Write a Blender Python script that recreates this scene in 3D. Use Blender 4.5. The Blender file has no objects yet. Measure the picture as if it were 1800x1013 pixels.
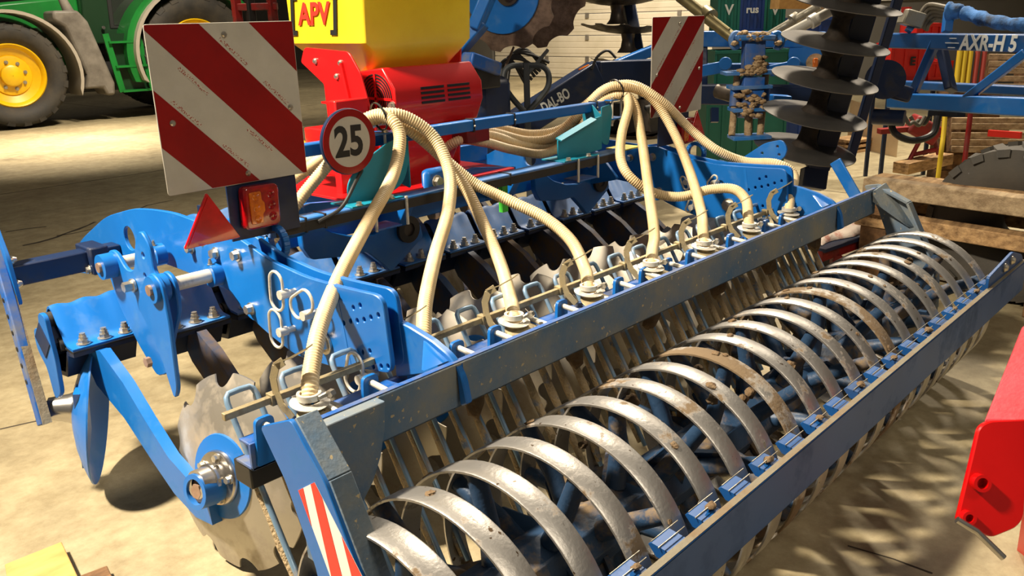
import bpy, bmesh, math, random
from mathutils import Vector, Matrix
random.seed(7)
PI = math.pi
scene = bpy.context.scene
COL = scene.collection

# ------------------------------------------------------------------ camera
CAM = Vector((0.0, 0.0, 1.507))
FPX = 1500.0
CR = Vector((0.67717732, -0.73535252, -0.02622097))      # camera right
CD = Vector((-0.23956307, -0.18663708, -0.95277287))     # camera down
CF = Vector((0.69573013, 0.65147776, -0.30254971))       # camera forward
cd = bpy.data.cameras.new('camera')
cd.sensor_width = 36.0
cd.lens = 36.0 * FPX / 1800.0
cd.clip_start = 0.05
cd.clip_end = 200
cam = bpy.data.objects.new('camera', cd)
COL.objects.link(cam)
cam.matrix_world = Matrix(((CR.x, -CD.x, -CF.x, CAM.x), (CR.y, -CD.y, -CF.y, CAM.y), (CR.z, -CD.z, -CF.z, CAM.z), (0, 0, 0, 1)))
scene.camera = cam

# ------------------------------------------------------------------ light
world = bpy.data.worlds.new('hall_ambient')
scene.world = world
world.use_nodes = True
bg = world.node_tree.nodes['Background']
bg.inputs[0].default_value = (1.0, 0.90, 0.76, 1)
bg.inputs[1].default_value = 0.115


def area(name, loc, target, size, power, col=(1, .865, .68), size_y=None, spread=180):
    l = bpy.data.lights.new(name, 'AREA')
    l.energy = power
    l.color = col
    l.size = size
    if size_y:
        l.shape = 'RECTANGLE'
        l.size_y = size_y
    l.spread = math.radians(spread)
    o = bpy.data.objects.new(name, l)
    COL.objects.link(o)
    o.location = loc
    d = Vector(target) - Vector(loc)
    o.rotation_euler = d.to_track_quat('-Z', 'Y').to_euler()
    return o


area('hall_and_fill_lamp', (-1.2, 3.5, 5.0), (1.30, 2.25, 0.3), 0.40, 228, spread=78)
area('hall_and_fill_lamp', (7.2, 4.4, 6.2), (5.3, 2.4, 0.3), 0.7, 230, spread=95)
area('hall_and_fill_lamp', (4.4, 12.6, 6.5), (4.6, 12.5, 0.0), 0.6, 210, size_y=1.6, spread=52)
area('hall_and_fill_lamp', (5.8, 10.6, 6.3), (6.2, 15.0, 1.2), 0.8, 150, spread=75)  # added lamp to brighten the tractor's near side
area('hall_and_fill_lamp', (13.0, 9.5, 6.5), (15.5, 11.5, 0.5), 1.2, 500, spread=120)
area('hall_and_fill_lamp', (10.5, 2.0, 6.0), (9.5, 2.8, 0.0), 0.8, 260, spread=110)
area('hall_and_fill_lamp', (1.5, -3.0, 6.0), (2.2, 1.0, 0.5), 1.6, 60, spread=120)  # added fill light for the faces towards the camera

vs = scene.view_settings
vs.view_transform = 'Standard'
vs.look = 'None'
vs.exposure = -0.06
vs.gamma = 1.0
vs.use_curve_mapping = False


# ------------------------------------------------------------------ materials
def srgb(r, g, b):
    f = lambda c: c / 12.92 if c <= .04045 else ((c + .055) / 1.055) ** 2.4
    return (f(r / 255), f(g / 255), f(b / 255), 1)


MATS = {}


def mat(name, col, rough=.5, metal=0.0, dirt=None, amt=0.5, scale=6.0, detail=8, hard=.12, bump=0.0, bscale=60.0,
        col2=None, c2scale=2.5, dirt_rough=.9, specks=None, trans=0.0, coat=0.0, spec=.5, stretch=None, emit=None):
    m = bpy.data.materials.new(name)
    m.use_nodes = True
    nt = m.node_tree
    N, L = nt.nodes, nt.links
    b = N['Principled BSDF']
    b.inputs['Roughness'].default_value = rough
    b.inputs['Metallic'].default_value = metal
    b.inputs['Base Color'].default_value = col
    b.inputs['Specular IOR Level'].default_value = spec
    b.inputs['Coat Weight'].default_value = coat
    b.inputs['Transmission Weight'].default_value = trans
    if emit:
        b.inputs['Emission Color'].default_value = emit[0]
        b.inputs['Emission Strength'].default_value = emit[1]
    tc = N.new('ShaderNodeTexCoord')
    oi = N.new('ShaderNodeObjectInfo')
    mul = N.new('ShaderNodeMath'); mul.operation = 'MULTIPLY'; mul.inputs[1].default_value = 37.0
    L.new(oi.outputs['Random'], mul.inputs[0])
    add = N.new('ShaderNodeVectorMath'); add.operation = 'ADD'
    L.new(tc.outputs['Object'], add.inputs[0])
    L.new(mul.outputs[0], add.inputs[1])
    vec = add.outputs[0]
    if stretch:
        vm = N.new('ShaderNodeVectorMath'); vm.operation = 'MULTIPLY'; vm.inputs[1].default_value = stretch
        L.new(vec, vm.inputs[0]); vec = vm.outputs[0]
    cur = None
    if col2:
        n2 = N.new('ShaderNodeTexNoise'); n2.inputs['Scale'].default_value = c2scale; n2.inputs['Detail'].default_value = 6
        n2.inputs['Roughness'].default_value = .62
        L.new(vec, n2.inputs['Vector'])
        r2 = N.new('ShaderNodeValToRGB'); r2.color_ramp.elements[0].position = .36; r2.color_ramp.elements[1].position = .66
        r2.color_ramp.elements[0].color = col; r2.color_ramp.elements[1].color = col2
        L.new(n2.outputs[0], r2.inputs[0])
        cur = r2.outputs[0]
    if dirt:
        n1 = N.new('ShaderNodeTexNoise'); n1.inputs['Scale'].default_value = scale; n1.inputs['Detail'].default_value = detail
        n1.inputs['Roughness'].default_value = .65
        L.new(vec, n1.inputs['Vector'])
        r1 = N.new('ShaderNodeValToRGB')
        t = 1.0 - amt
        r1.color_ramp.elements[0].position = max(0, min(.98, t - hard)); r1.color_ramp.elements[1].position = min(1, t + hard)
        L.new(n1.outputs[0], r1.inputs[0])
        mx = N.new('ShaderNodeMix'); mx.data_type = 'RGBA'
        L.new(r1.outputs[0], mx.inputs[0])
        if cur: L.new(cur, mx.inputs[6])
        else: mx.inputs[6].default_value = col
        mx.inputs[7].default_value = dirt
        cur = mx.outputs[2]
        mr = N.new('ShaderNodeMix'); mr.inputs[2].default_value = rough; mr.inputs[3].default_value = dirt_rough
        L.new(r1.outputs[0], mr.inputs[0]); L.new(mr.outputs[0], b.inputs['Roughness'])
        if metal > 0:
            mm = N.new('ShaderNodeMix'); mm.inputs[2].default_value = metal; mm.inputs[3].default_value = 0
            L.new(r1.outputs[0], mm.inputs[0]); L.new(mm.outputs[0], b.inputs['Metallic'])
    if specks:
        n4 = N.new('ShaderNodeTexNoise'); n4.inputs['Scale'].default_value = specks[1]; n4.inputs['Detail'].default_value = 3
        L.new(vec, n4.inputs['Vector'])
        r4 = N.new('ShaderNodeValToRGB'); r4.color_ramp.elements[0].position = specks[2]; r4.color_ramp.elements[1].position = specks[2] + .035
        L.new(n4.outputs[0], r4.inputs[0])
        m4 = N.new('ShaderNodeMix'); m4.data_type = 'RGBA'
        L.new(r4.outputs[0], m4.inputs[0])
        if cur: L.new(cur, m4.inputs[6])
        else: m4.inputs[6].default_value = col
        m4.inputs[7].default_value = specks[0]
        cur = m4.outputs[2]
    if cur: L.new(cur, b.inputs['Base Color'])
    if bump:
        n3 = N.new('ShaderNodeTexNoise'); n3.inputs['Scale'].default_value = bscale; n3.inputs['Detail'].default_value = 5
        L.new(vec, n3.inputs['Vector'])
        bp = N.new('ShaderNodeBump'); bp.inputs['Strength'].default_value = bump; bp.inputs['Distance'].default_value = .01
        L.new(n3.outputs[0], bp.inputs['Height'])
        L.new(bp.outputs[0], b.inputs['Normal'])
    MATS[name] = m
    return m


MUD = srgb(120, 102, 78)
DUST = srgb(122, 116, 100)
mat('blue', (.003, .110, .40, 1), .38, dirt=srgb(66, 112, 160), amt=.32, scale=5, hard=.14, col2=(.005, .135, .47, 1), coat=.12)
mat('blue_worn', (.008, .09, .36, 1), .45, dirt=srgb(110, 108, 98), amt=.42, scale=9, hard=.14)
mat('blue_light', (.016, .15, .46, 1), .42, dirt=srgb(112, 130, 160), amt=.42, scale=7, hard=.15)
mat('beam_blue', (.036, .115, .22, 1), .6, dirt=srgb(132, 131, 119), amt=.52, scale=4, hard=.17, col2=(.035, .13, .28, 1), c2scale=3, bump=.15, bscale=90, specks=(srgb(176, 160, 124), 55, .66))
mat('bar_blue', (.005, .062, .22, 1), .42, dirt=srgb(56, 70, 92), amt=.34, scale=4, hard=.14, col2=(.007, .078, .27, 1))
mat('navy', (.006, .018, .06, 1), .4, dirt=srgb(54, 52, 50), amt=.35, scale=7)
mat('slate', (.016, .045, .10, 1), .5, dirt=MUD, amt=.42, scale=9, hard=.07, bump=.2)
mat('teal', (.0, .17, .26, 1), .55, col2=(.0, .22, .32, 1))
mat('dust', DUST, .9, dirt=MUD, amt=.45, scale=12, bump=.3)
mat('mud', MUD, .95, dirt=srgb(108, 84, 56), amt=.5, scale=22, bump=.9, bscale=70)
mat('dry_mud', srgb(176, 152, 118), .95, dirt=srgb(140, 114, 82), amt=.48, scale=30, bump=.9, bscale=80)
mat('ring_steel', (.50, .485, .46, 1), .42, .9, specks=(srgb(92, 74, 54), 42, .69), dirt=srgb(116, 98, 74), amt=.40, scale=8, hard=.03, bump=.10, bscale=90, col2=(.46, .44, .41, 1), c2scale=5)
mat('ring_mud', (.52, .50, .46, 1), .40, .85, dirt=srgb(114, 96, 72), amt=.56, scale=6, hard=.04, bump=.22, bscale=80)
mat('disc_steel', (.44, .41, .35, 1), .40, .78, dirt=srgb(136, 120, 96), amt=.38, scale=5, hard=.14, col2=(.36, .33, .28, 1))
mat('dark_steel', (.10, .085, .07, 1), .38, .8, dirt=srgb(70, 56, 42), amt=.4, scale=6)
mat('bright_steel', (.55, .53, .50, 1), .25, .95, col2=(.38, .36, .33, 1), c2scale=8)
mat('smooth_disc', (.13, .125, .12, 1), .40, .8, col2=(.19, .18, .165, 1), c2scale=4)
mat('rust_rim', srgb(112, 92, 78), .6, .2, dirt=srgb(74, 58, 48), amt=.5, scale=14)
mat('galv', (.68, .65, .57, 1), .45, .45, dirt=srgb(128, 114, 92), amt=.36, scale=25)
mat('zinc_yellow', (.40, .33, .19, 1), .45, .6, dirt=srgb(96, 84, 62), amt=.42, scale=20)
mat('bolt', (.62, .58, .50, 1), .32, .85, col2=(.45, .41, .34, 1), c2scale=60)
mat('copper', (.42, .28, .20, 1), .5, .6, col2=(.30, .20, .14, 1), c2scale=30)
mat('black', (.012, .012, .012, 1), .5)
mat('rubber', (.018, .017, .016, 1), .6, dirt=srgb(62, 54, 44), amt=.42, scale=8)
mat('tyre', (.020, .019, .017, 1), .7, dirt=srgb(70, 64, 54), amt=.46, scale=4, hard=.2, bump=.15)
mat('tyre_dusty', srgb(58, 56, 52), .75, dirt=srgb(82, 77, 68), amt=.46, scale=3, hard=.2, bump=.1)
mat('hose', srgb(226, 204, 162), .45, col2=srgb(205, 178, 132), c2scale=5, spec=.4)
mat('sign_white', srgb(196, 192, 180), .40, col2=srgb(180, 176, 164), c2scale=6)
mat('sign_red', srgb(150, 12, 10), .32, col2=srgb(132, 8, 8), c2scale=5)
mat('sticker_red', srgb(235, 52, 40), .4)
mat('sticker_white', srgb(240, 236, 225), .4)
mat('print_black', (.012, .012, .012, 1), .5)
mat('reflector', srgb(205, 10, 22), .16, coat=.8, col2=srgb(170, 4, 14), c2scale=14)
mat('lamp_red', srgb(170, 8, 12), .15, coat=.9, col2=srgb(120, 4, 8), c2scale=30)
mat('lamp_amber', srgb(225, 120, 12), .15, coat=.9, col2=srgb(180, 80, 8), c2scale=30)
mat('red', srgb(214, 26, 28), .32, col2=srgb(196, 18, 22), c2scale=3, coat=.3)
mat('red_dark', srgb(130, 22, 20), .45, dirt=srgb(70, 40, 34), amt=.4, scale=8)
mat('red_plate', srgb(206, 10, 10), .28, col2=srgb(190, 4, 6), c2scale=2, coat=.4)
mat('red_dull', srgb(205, 52, 66), .55, col2=srgb(180, 40, 52), c2scale=5, bump=.2, bscale=40)
mat('yellow', srgb(246, 214, 46), .38, col2=srgb(232, 190, 30), c2scale=2.2, coat=.15)
mat('rim_yellow', srgb(238, 190, 8), .38, col2=srgb(214, 166, 6), c2scale=3)
mat('green', srgb(26, 122, 48), .32, col2=srgb(20, 104, 40), c2scale=2, coat=.3)
mat('green_dark', srgb(10, 46, 20), .4, coat=.2)
mat('grey_plastic', srgb(128, 122, 112), .6, col2=srgb(84, 78, 70), c2scale=2)
mat('grey_fender', srgb(160, 152, 138), .55)
mat('glass', (.02, .025, .02, 1), .05, spec=.8)
mat('wood', srgb(186, 148, 100), .8, dirt=srgb(96, 68, 42), amt=.46, scale=3, hard=.15, bump=.3, bscale=20, stretch=(1.2, 6, 9), col2=srgb(200, 164, 116))
mat('wood_grey', srgb(184, 162, 128), .85, dirt=srgb(118, 98, 72), amt=.44, scale=3.2, hard=.15, bump=.35, bscale=22, stretch=(1.2, 6, 9), col2=srgb(168, 144, 112))
mat('wood_dark', srgb(126, 92, 58), .85, dirt=srgb(56, 38, 24), amt=.46, scale=3.2, hard=.15, bump=.35, bscale=22, stretch=(2, 5, 5))
mat('wood_light', srgb(200, 158, 92), .8, dirt=srgb(172, 124, 66), amt=.45, scale=2.5, hard=.2, stretch=(2, 6, 6))
mat('board', srgb(205, 178, 138), .8, col2=srgb(190, 160, 120), c2scale=2)
mat('crate_teal', srgb(14, 104, 92), .5)
mat('crate_blue', srgb(22, 58, 128), .5)
mat('crate_red', srgb(206, 34, 24), .45)
mat('white_print', srgb(215, 220, 220), .5)
mat('yellow_pipe', srgb(214, 184, 40), .5)
mat('red_pipe', srgb(160, 60, 48), .5)
mat('cable', (.014, .014, .014, 1), .5)
mat('cable_grey', srgb(104, 98, 84), .6)
mat('fabric_blue', srgb(56, 112, 176), .85, dirt=srgb(36, 50, 70), amt=.46, scale=7, hard=.1, bump=.6, bscale=30)
mat('cloth', srgb(244, 228, 212), .9, dirt=srgb(212, 130, 108), amt=.38, scale=12, hard=.1, bump=.4, bscale=40)
mat('door_white', srgb(222, 212, 190), .5, col2=srgb(206, 196, 172), c2scale=1.2)
mat('wall_grey', srgb(100, 96, 88), .7, col2=srgb(84, 80, 73), c2scale=.6)
mat('steel_tube', srgb(150, 146, 132), .4, .6, dirt=srgb(110, 100, 80), amt=.4, scale=14)
mat('cyl_gold', srgb(160, 148, 106), .35, .7, col2=srgb(120, 110, 80), c2scale=6)
mat('handle_grey', srgb(52, 58, 62), .5)
mat('green_label', srgb(70, 190, 60), .5)
mat('yellow_label', srgb(210, 205, 60), .5)


def concrete():
    m = bpy.data.materials.new('concrete')
    m.use_nodes = True
    nt = m.node_tree; N, L = nt.nodes, nt.links
    b = N['Principled BSDF']
    tc = N.new('ShaderNodeTexCoord')
    n1 = N.new('ShaderNodeTexNoise'); n1.inputs['Scale'].default_value = .55; n1.inputs['Detail'].default_value = 10; n1.inputs['Roughness'].default_value = .68
    n2 = N.new('ShaderNodeTexNoise'); n2.inputs['Scale'].default_value = 8.5; n2.inputs['Detail'].default_value = 14; n2.inputs['Roughness'].default_value = .75
    L.new(tc.outputs['Object'], n1.inputs['Vector']); L.new(tc.outputs['Object'], n2.inputs['Vector'])
    r1 = N.new('ShaderNodeValToRGB'); e = r1.color_ramp.elements
    e[0].position = .34; e[0].color = srgb(132, 121, 94); e[1].position = .68; e[1].color = srgb(182, 169, 134)
    r2 = N.new('ShaderNodeValToRGB'); e = r2.color_ramp.elements
    e[0].position = .36; e[0].color = (.60, .56, .50, 1); e[1].position = .62; e[1].color = (1, 1, 1, 1)
    L.new(n1.outputs[0], r1.inputs[0]); L.new(n2.outputs[0], r2.inputs[0])
    mx = N.new('ShaderNodeMix'); mx.data_type = 'RGBA'; mx.blend_type = 'MULTIPLY'; mx.inputs[0].default_value = .85
    L.new(r1.outputs[0], mx.inputs[6]); L.new(r2.outputs[0], mx.inputs[7])
    # oil stains
    n3 = N.new('ShaderNodeTexNoise'); n3.inputs['Scale'].default_value = 1.6; n3.inputs['Detail'].default_value = 4
    L.new(tc.outputs['Object'], n3.inputs['Vector'])
    r3 = N.new('ShaderNodeValToRGB'); e = r3.color_ramp.elements
    e[0].position = .64; e[0].color = (1, 1, 1, 1); e[1].position = .78; e[1].color = (.45, .42, .38, 1)
    L.new(n3.outputs[0], r3.inputs[0])
    mx2 = N.new('ShaderNodeMix'); mx2.data_type = 'RGBA'; mx2.blend_type = 'MULTIPLY'; mx2.inputs[0].default_value = 1
    L.new(mx.outputs[2], mx2.inputs[6]); L.new(r3.outputs[0], mx2.inputs[7])
    L.new(mx2.outputs[2], b.inputs['Base Color'])
    b.inputs['Roughness'].default_value = .62
    bp = N.new('ShaderNodeBump'); bp.inputs['Strength'].default_value = .25; bp.inputs['Distance'].default_value = .01
    L.new(n2.outputs[0], bp.inputs['Height']); L.new(bp.outputs[0], b.inputs['Normal'])
    MATS['concrete'] = m


concrete()


def print_mat():
    # tiny unreadable maker's print: two broken rows of reddish ink
    m = bpy.data.materials.new('tiny_print')
    m.use_nodes = True
    nt = m.node_tree; N, L = nt.nodes, nt.links
    b = N['Principled BSDF']
    tc = N.new('ShaderNodeTexCoord')
    sep = N.new('ShaderNodeTexVoronoi'); sep.inputs['Scale'].default_value = 260
    L.new(tc.outputs['Object'], sep.inputs['Vector'])
    r = N.new('ShaderNodeValToRGB'); e = r.color_ramp.elements
    r.color_ramp.interpolation = 'CONSTANT'
    e[0].position = 0; e[0].color = srgb(150, 60, 50); e[1].position = .42; e[1].color = srgb(196, 190, 176)
    L.new(sep.outputs['Distance'], r.inputs[0]); L.new(r.outputs[0], b.inputs['Base Color'])
    b.inputs['Roughness'].default_value = .45
    MATS['tiny_print'] = m


print_mat()

# ------------------------------------------------------------------ helpers
WM = {}
V = Vector


def at(px, py, d):
    """the place a point of the hall has, found from where it is seen and how far away it stands"""
    return CAM + (CR * ((px - 900) / FPX) + CD * ((py - 506.5) / FPX) + CF) * d


def basis(u, v, o=(0, 0, 0)):
    u = V(u).normalized(); v = V(v); v = (v - u * v.dot(u)).normalized(); w = u.cross(v)
    return Matrix(((u.x, v.x, w.x, o[0]), (u.y, v.y, w.y, o[1]), (u.z, v.z, w.z, o[2]), (0, 0, 0, 1)))


YZ = lambda x: basis((0, 1, 0), (0, 0, 1), (x, 0, 0))     # local x = world y, local y = world z, normal +X
XZ = lambda y: Matrix(((1, 0, 0, 0), (0, 0, 1, y), (0, 1, 0, 0), (0, 0, 0, 1)))  # local x= X, local y = Z, local z = +Y


class MB:
    def __init__(s):
        s.v = []; s.f = []

    def add(s, vs, fs):
        o = len(s.v)
        s.v += [tuple(p) for p in vs]
        s.f += [tuple(i + o for i in f) for f in fs]
        return s

    def box(s, c, d, M=None):
        c = V(c); h = V(d) / 2
        vs = [V((x, y, z)) for z in (-1, 1) for y in (-1, 1) for x in (-1, 1)]
        vs = [V((p.x * h.x, p.y * h.y, p.z * h.z)) for p in vs]
        if M is not None: vs = [M.to_3x3() @ p for p in vs]
        return s.add([p + c for p in vs], [(0, 2, 3, 1), (4, 5, 7, 6), (0, 1, 5, 4), (2, 6, 7, 3), (0, 4, 6, 2), (1, 3, 7, 5)])

    def ab(s, a, b):
        a = V(a); b = V(b)
        return s.box((a + b) / 2, [abs(b[i] - a[i]) for i in range(3)])

    def bar(s, p0, p1, w, h, up=(0, 0, 1)):
        p0 = V(p0); p1 = V(p1); d = p1 - p0
        x = d.normalized(); y = V(up).cross(x)
        if y.length < 1e-5: y = V((0, 1, 0)).cross(x)
        y.normalize(); z = x.cross(y)
        M = Matrix((x, y, z)).transposed()
        return s.box((p0 + p1) / 2, (d.length, w, h), M)

    def ring(s, c, ax, r, n, ph=0, sq=1):
        ax = V(ax).normalized()
        a = V((0, 0, 1)) if abs(ax.z) < .9 else V((1, 0, 0))
        u = a.cross(ax).normalized(); w = ax.cross(u)
        return [V(c) + u * math.cos(2 * PI * i / n + ph) * r + w * math.sin(2 * PI * i / n + ph) * r for i in range(n)]

    def cyl(s, p0, p1, r0, r1=None, n=16, ph=0):
        p0 = V(p0); p1 = V(p1); r1 = r0 if r1 is None else r1
        a = s.ring(p0, p1 - p0, r0, n, ph); b = s.ring(p1, p1 - p0, r1, n, ph)
        fs = [(i, (i + 1) % n, n + (i + 1) % n, n + i) for i in range(n)]
        fs += [tuple(range(n - 1, -1, -1)), tuple(range(n, 2 * n))]
        return s.add(a + b, fs)

    def pipe(s, p0, p1, ro, ri, n=24):
        p0 = V(p0); p1 = V(p1); ax = p1 - p0
        R = [s.ring(p0, ax, ro, n), s.ring(p1, ax, ro, n), s.ring(p1, ax, ri, n), s.ring(p0, ax, ri, n)]
        fs = []
        for k in range(4):
            for i in range(n):
                j = (i + 1) % n; k2 = (k + 1) % 4
                fs.append((k * n + i, k * n + j, k2 * n + j, k2 * n + i))
        return s.add(sum(R, []), fs)

    def lathe(s, prof, o, ax, n=32, close=False):
        """prof: list of (r, h) along axis from o"""
        o = V(o); ax = V(ax).normalized(); m = len(prof); vs = []
        for r, h in prof: vs += s.ring(o + ax * h, ax, max(r, 1e-4), n)
        fs = []
        for k in range(m if close else m - 1):
            k2 = (k + 1) % m
            for i in range(n):
                j = (i + 1) % n
                fs.append((k * n + i, k * n + j, k2 * n + j, k2 * n + i))
        return s.add(vs, fs)

    def tube(s, pts, r, n=12, caps=True):
        pts = [V(p) for p in pts]; m = len(pts)
        rr = r if isinstance(r, (list, tuple)) else [r] * m
        T = [(pts[min(i + 1, m - 1)] - pts[max(i - 1, 0)]).normalized() for i in range(m)]
        a = V((0, 0, 1)) if abs(T[0].z) < .9 else V((1, 0, 0))
        u = a.cross(T[0]).normalized(); vs = []
        for i in range(m):
            u = (u - T[i] * u.dot(T[i])).normalized(); w = T[i].cross(u)
            vs += [pts[i] + (u * math.cos(2 * PI * k / n) + w * math.sin(2 * PI * k / n)) * rr[i] for k in range(n)]
        fs = [(i * n + k, i * n + (k + 1) % n, (i + 1) * n + (k + 1) % n, (i + 1) * n + k) for i in range(m - 1) for k in range(n)]
        if caps: fs += [tuple(range(n - 1, -1, -1)), tuple(range((m - 1) * n, m * n))]
        return s.add(vs, fs)

    def prism(s, poly, M, t0, t1):
        """polygon in local xy of M, from local z t0 to t1"""
        n = len(poly)
        vs = [M @ V((p[0], p[1], t0)) for p in poly] + [M @ V((p[0], p[1], t1)) for p in poly]
        fs = [tuple(range(n - 1, -1, -1)), tuple(range(n, 2 * n))] + [(i, (i + 1) % n, n + (i + 1) % n, n + i) for i in range(n)]
        return s.add(vs, fs)

    def grid(s, rows):
        m = len(rows); n = len(rows[0])
        return s.add(sum(rows, []), [(i * n + j, i * n + j + 1, (i + 1) * n + j + 1, (i + 1) * n + j) for i in range(m - 1) for j in range(n - 1)])

    def mesh(s, name, sharp=35):
        me = bpy.data.meshes.new(name)
        me.from_pydata(s.v, [], s.f)
        bm = bmesh.new(); bm.from_mesh(me)
        bmesh.ops.recalc_face_normals(bm, faces=bm.faces)
        bm.to_mesh(me); bm.free()
        fin(me, sharp)
        return me

    def build(s, name, m, parent=None, bev=0, sharp=35):
        return link(name, s.mesh(name, sharp), m, parent, bev=bev)


def fin(me, sharp=35):
    me.polygons.foreach_set('use_smooth', [True] * len(me.polygons))
    me.set_sharp_from_angle(angle=math.radians(sharp))
    me.update()


def link(name, me, m, parent=None, M=None, bev=0):
    o = bpy.data.objects.new(name, me)
    COL.objects.link(o)
    if m and len(me.materials) == 0: me.materials.append(MATS[m])
    M = M or Matrix.Identity(4)
    place(o, M, parent)
    if bev:
        b = o.modifiers.new('edge', 'BEVEL'); b.width = bev; b.segments = 2; b.limit_method = 'ANGLE'; b.angle_limit = math.radians(40)
    return o


def place(o, M, parent=None):
    if parent is not None:
        o.parent = parent
        o.matrix_parent_inverse = WM[parent.name].inverted()
    o.matrix_basis = M
    WM[o.name] = M.copy()


def thing(name, loc, label, cat, group=None):
    o = bpy.data.objects.new(name, None)
    COL.objects.link(o)
    o.empty_display_size = .1
    place(o, Matrix.Translation(V(loc)))
    return tag(o, label, cat, group)


def tag(o, label=None, cat=None, group=None, kind=None):
    if label: o['label'] = label
    if cat: o['category'] = cat
    if group: o['group'] = group
    if kind: o['kind'] = kind
    return o


def struct(o):
    o['kind'] = 'structure'
    return o


def rounded(poly, r=.01, n=4):
    out = []; m = len(poly)
    for i in range(m):
        rad = r
        p = V(poly[i][:2]).to_2d() if len(poly[i]) >= 2 else None
        if len(poly[i]) == 3: rad = poly[i][2]
        p = V((poly[i][0], poly[i][1])); a = V((poly[i - 1][0], poly[i - 1][1])); b = V((poly[(i + 1) % m][0], poly[(i + 1) % m][1]))
        da = (a - p); db = (b - p); k = min(rad, da.length * .45, db.length * .45)
        q0 = p + da.normalized() * k; q1 = p + db.normalized() * k
        for j in range(n + 1):
            t = j / n
            out.append(tuple(q0 * (1 - t) ** 2 + p * 2 * t * (1 - t) + q1 * t * t))
    return out


def circ(cx, cy, r, n=14, ry=None):
    return [(cx + r * math.cos(2 * PI * i / n), cy + (ry or r) * math.sin(2 * PI * i / n)) for i in range(n)]


def plate_mesh(name, outline, holes, thick, M, bev=.0015):
    cu = bpy.data.curves.new(name, 'CURVE')
    cu.dimensions = '2D'; cu.fill_mode = 'BOTH'
    cu.extrude = max(thick / 2 - bev, .0002); cu.bevel_depth = bev; cu.bevel_resolution = 0
    for lp in [outline] + list(holes):
        sp = cu.splines.new('POLY'); sp.points.add(len(lp) - 1); sp.use_cyclic_u = True
        for k, p in enumerate(lp): sp.points[k].co = (p[0], p[1], 0, 1)
    ob = bpy.data.objects.new(name, cu)
    me = bpy.data.meshes.new_from_object(ob)
    bpy.data.objects.remove(ob); bpy.data.curves.remove(cu)
    me.transform(M); me.name = name
    fin(me, 30)
    return me


def plate(name, outline, holes, thick, M, m, parent=None, bev=.0015):
    return link(name, plate_mesh(name, outline, holes, thick, M, bev), m, parent)


def text(name, body, size, M, m, parent, ext=.0006, off=0.0, shear=0.0, sx=1.0, align='CENTER'):
    cu = bpy.data.curves.new(name, 'FONT')
    cu.body = body; cu.size = size; cu.extrude = ext; cu.offset = off; cu.shear = shear
    cu.align_x = align; cu.align_y = 'CENTER'; cu.resolution_u = 4
    ob = bpy.data.objects.new(name, cu)
    me = bpy.data.meshes.new_from_object(ob)
    bpy.data.objects.remove(ob); bpy.data.curves.remove(cu)
    me.transform(M @ Matrix.Diagonal((sx, 1, 1, 1)))
    me.name = name
    me.materials.clear()
    return link(name, me, m, parent)


def spline(pts, n=12):
    """Catmull-Rom through pts"""
    pts = [V(p) for p in pts]; out = []
    P = [pts[0] * 2 - pts[1]] + pts + [pts[-1] * 2 - pts[-2]]
    for i in range(1, len(P) - 2):
        for k in range(n):
            t = k / n
            a, b, c, d = P[i - 1], P[i], P[i + 1], P[i + 2]
            out.append(.5 * ((2 * b) + (c - a) * t + (2 * a - 5 * b + 4 * c - d) * t * t + (3 * b - a - 3 * c + d) * t ** 3))
    out.append(pts[-1])
    return out


def resample(pts, step):
    L = [0]
    for i in range(1, len(pts)): L.append(L[-1] + (pts[i] - pts[i - 1]).length)
    n = max(2, int(L[-1] / step)); out = []; j = 0
    for k in range(n + 1):
        s = L[-1] * k / n
        while j < len(L) - 2 and L[j + 1] < s: j += 1
        t = (s - L[j]) / max(1e-9, L[j + 1] - L[j])
        out.append(pts[j].lerp(pts[j + 1], t))
    return out


def ribbed_hose(name, pts, r, m, parent, pitch=.0085, n=14, label=None):
    p = resample(spline(pts, 14), pitch / 4)
    prof = [1.0, 1.0, .90, .90]
    mb = MB().tube(p, [r * prof[i % 4] for i in range(len(p))], n)
    o = mb.build(name, m, parent, sharp=60)
    if label: o['label'] = label
    return o


HEX = {}


def bolt_mesh(kind, r=.012, h=.012):
    key = (kind, r, h)
    if key in HEX: return HEX[key]
    mb = MB()
    if kind == 'hex':
        mb.cyl((0, 0, 0), (0, 0, h * .25), r * 1.35, n=16)
        mb.cyl((0, 0, h * .25), (0, 0, h * 1.1), r, n=6)
    elif kind == 'nut':
        mb.cyl((0, 0, 0), (0, 0, h * .2), r * 1.5, n=16)
        mb.cyl((0, 0, h * .2), (0, 0, h), r * 1.1, n=6)
        mb.cyl((0, 0, h), (0, 0, h * 1.7), r * .8, n=10)
        mb.cyl((0, 0, h * 1.7), (0, 0, h * 2.2), r * .62, n=10)
    else:
        mb.cyl((0, 0, 0), (0, 0, h * .35), r * 1.0, n=14)
        mb.cyl((0, 0, h * .35), (0, 0, h), r * .95, r * .55, n=14)
    me = mb.mesh('bolt', 30)
    me.materials.append(MATS['bolt'])
    HEX[key] = me
    return me


def bolt(p, ax, parent, kind='hex', r=.012, h=.012, name='bolt', m=None):
    ax = V(ax).normalized()
    q = V((0, 0, 1)).rotation_difference(ax).to_matrix().to_4x4()
    return link(name, bolt_mesh(kind, r, h), None, parent, Matrix.Translation(V(p)) @ q @ Matrix.Rotation(random.random() * 3, 4, 'Z'))


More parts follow.
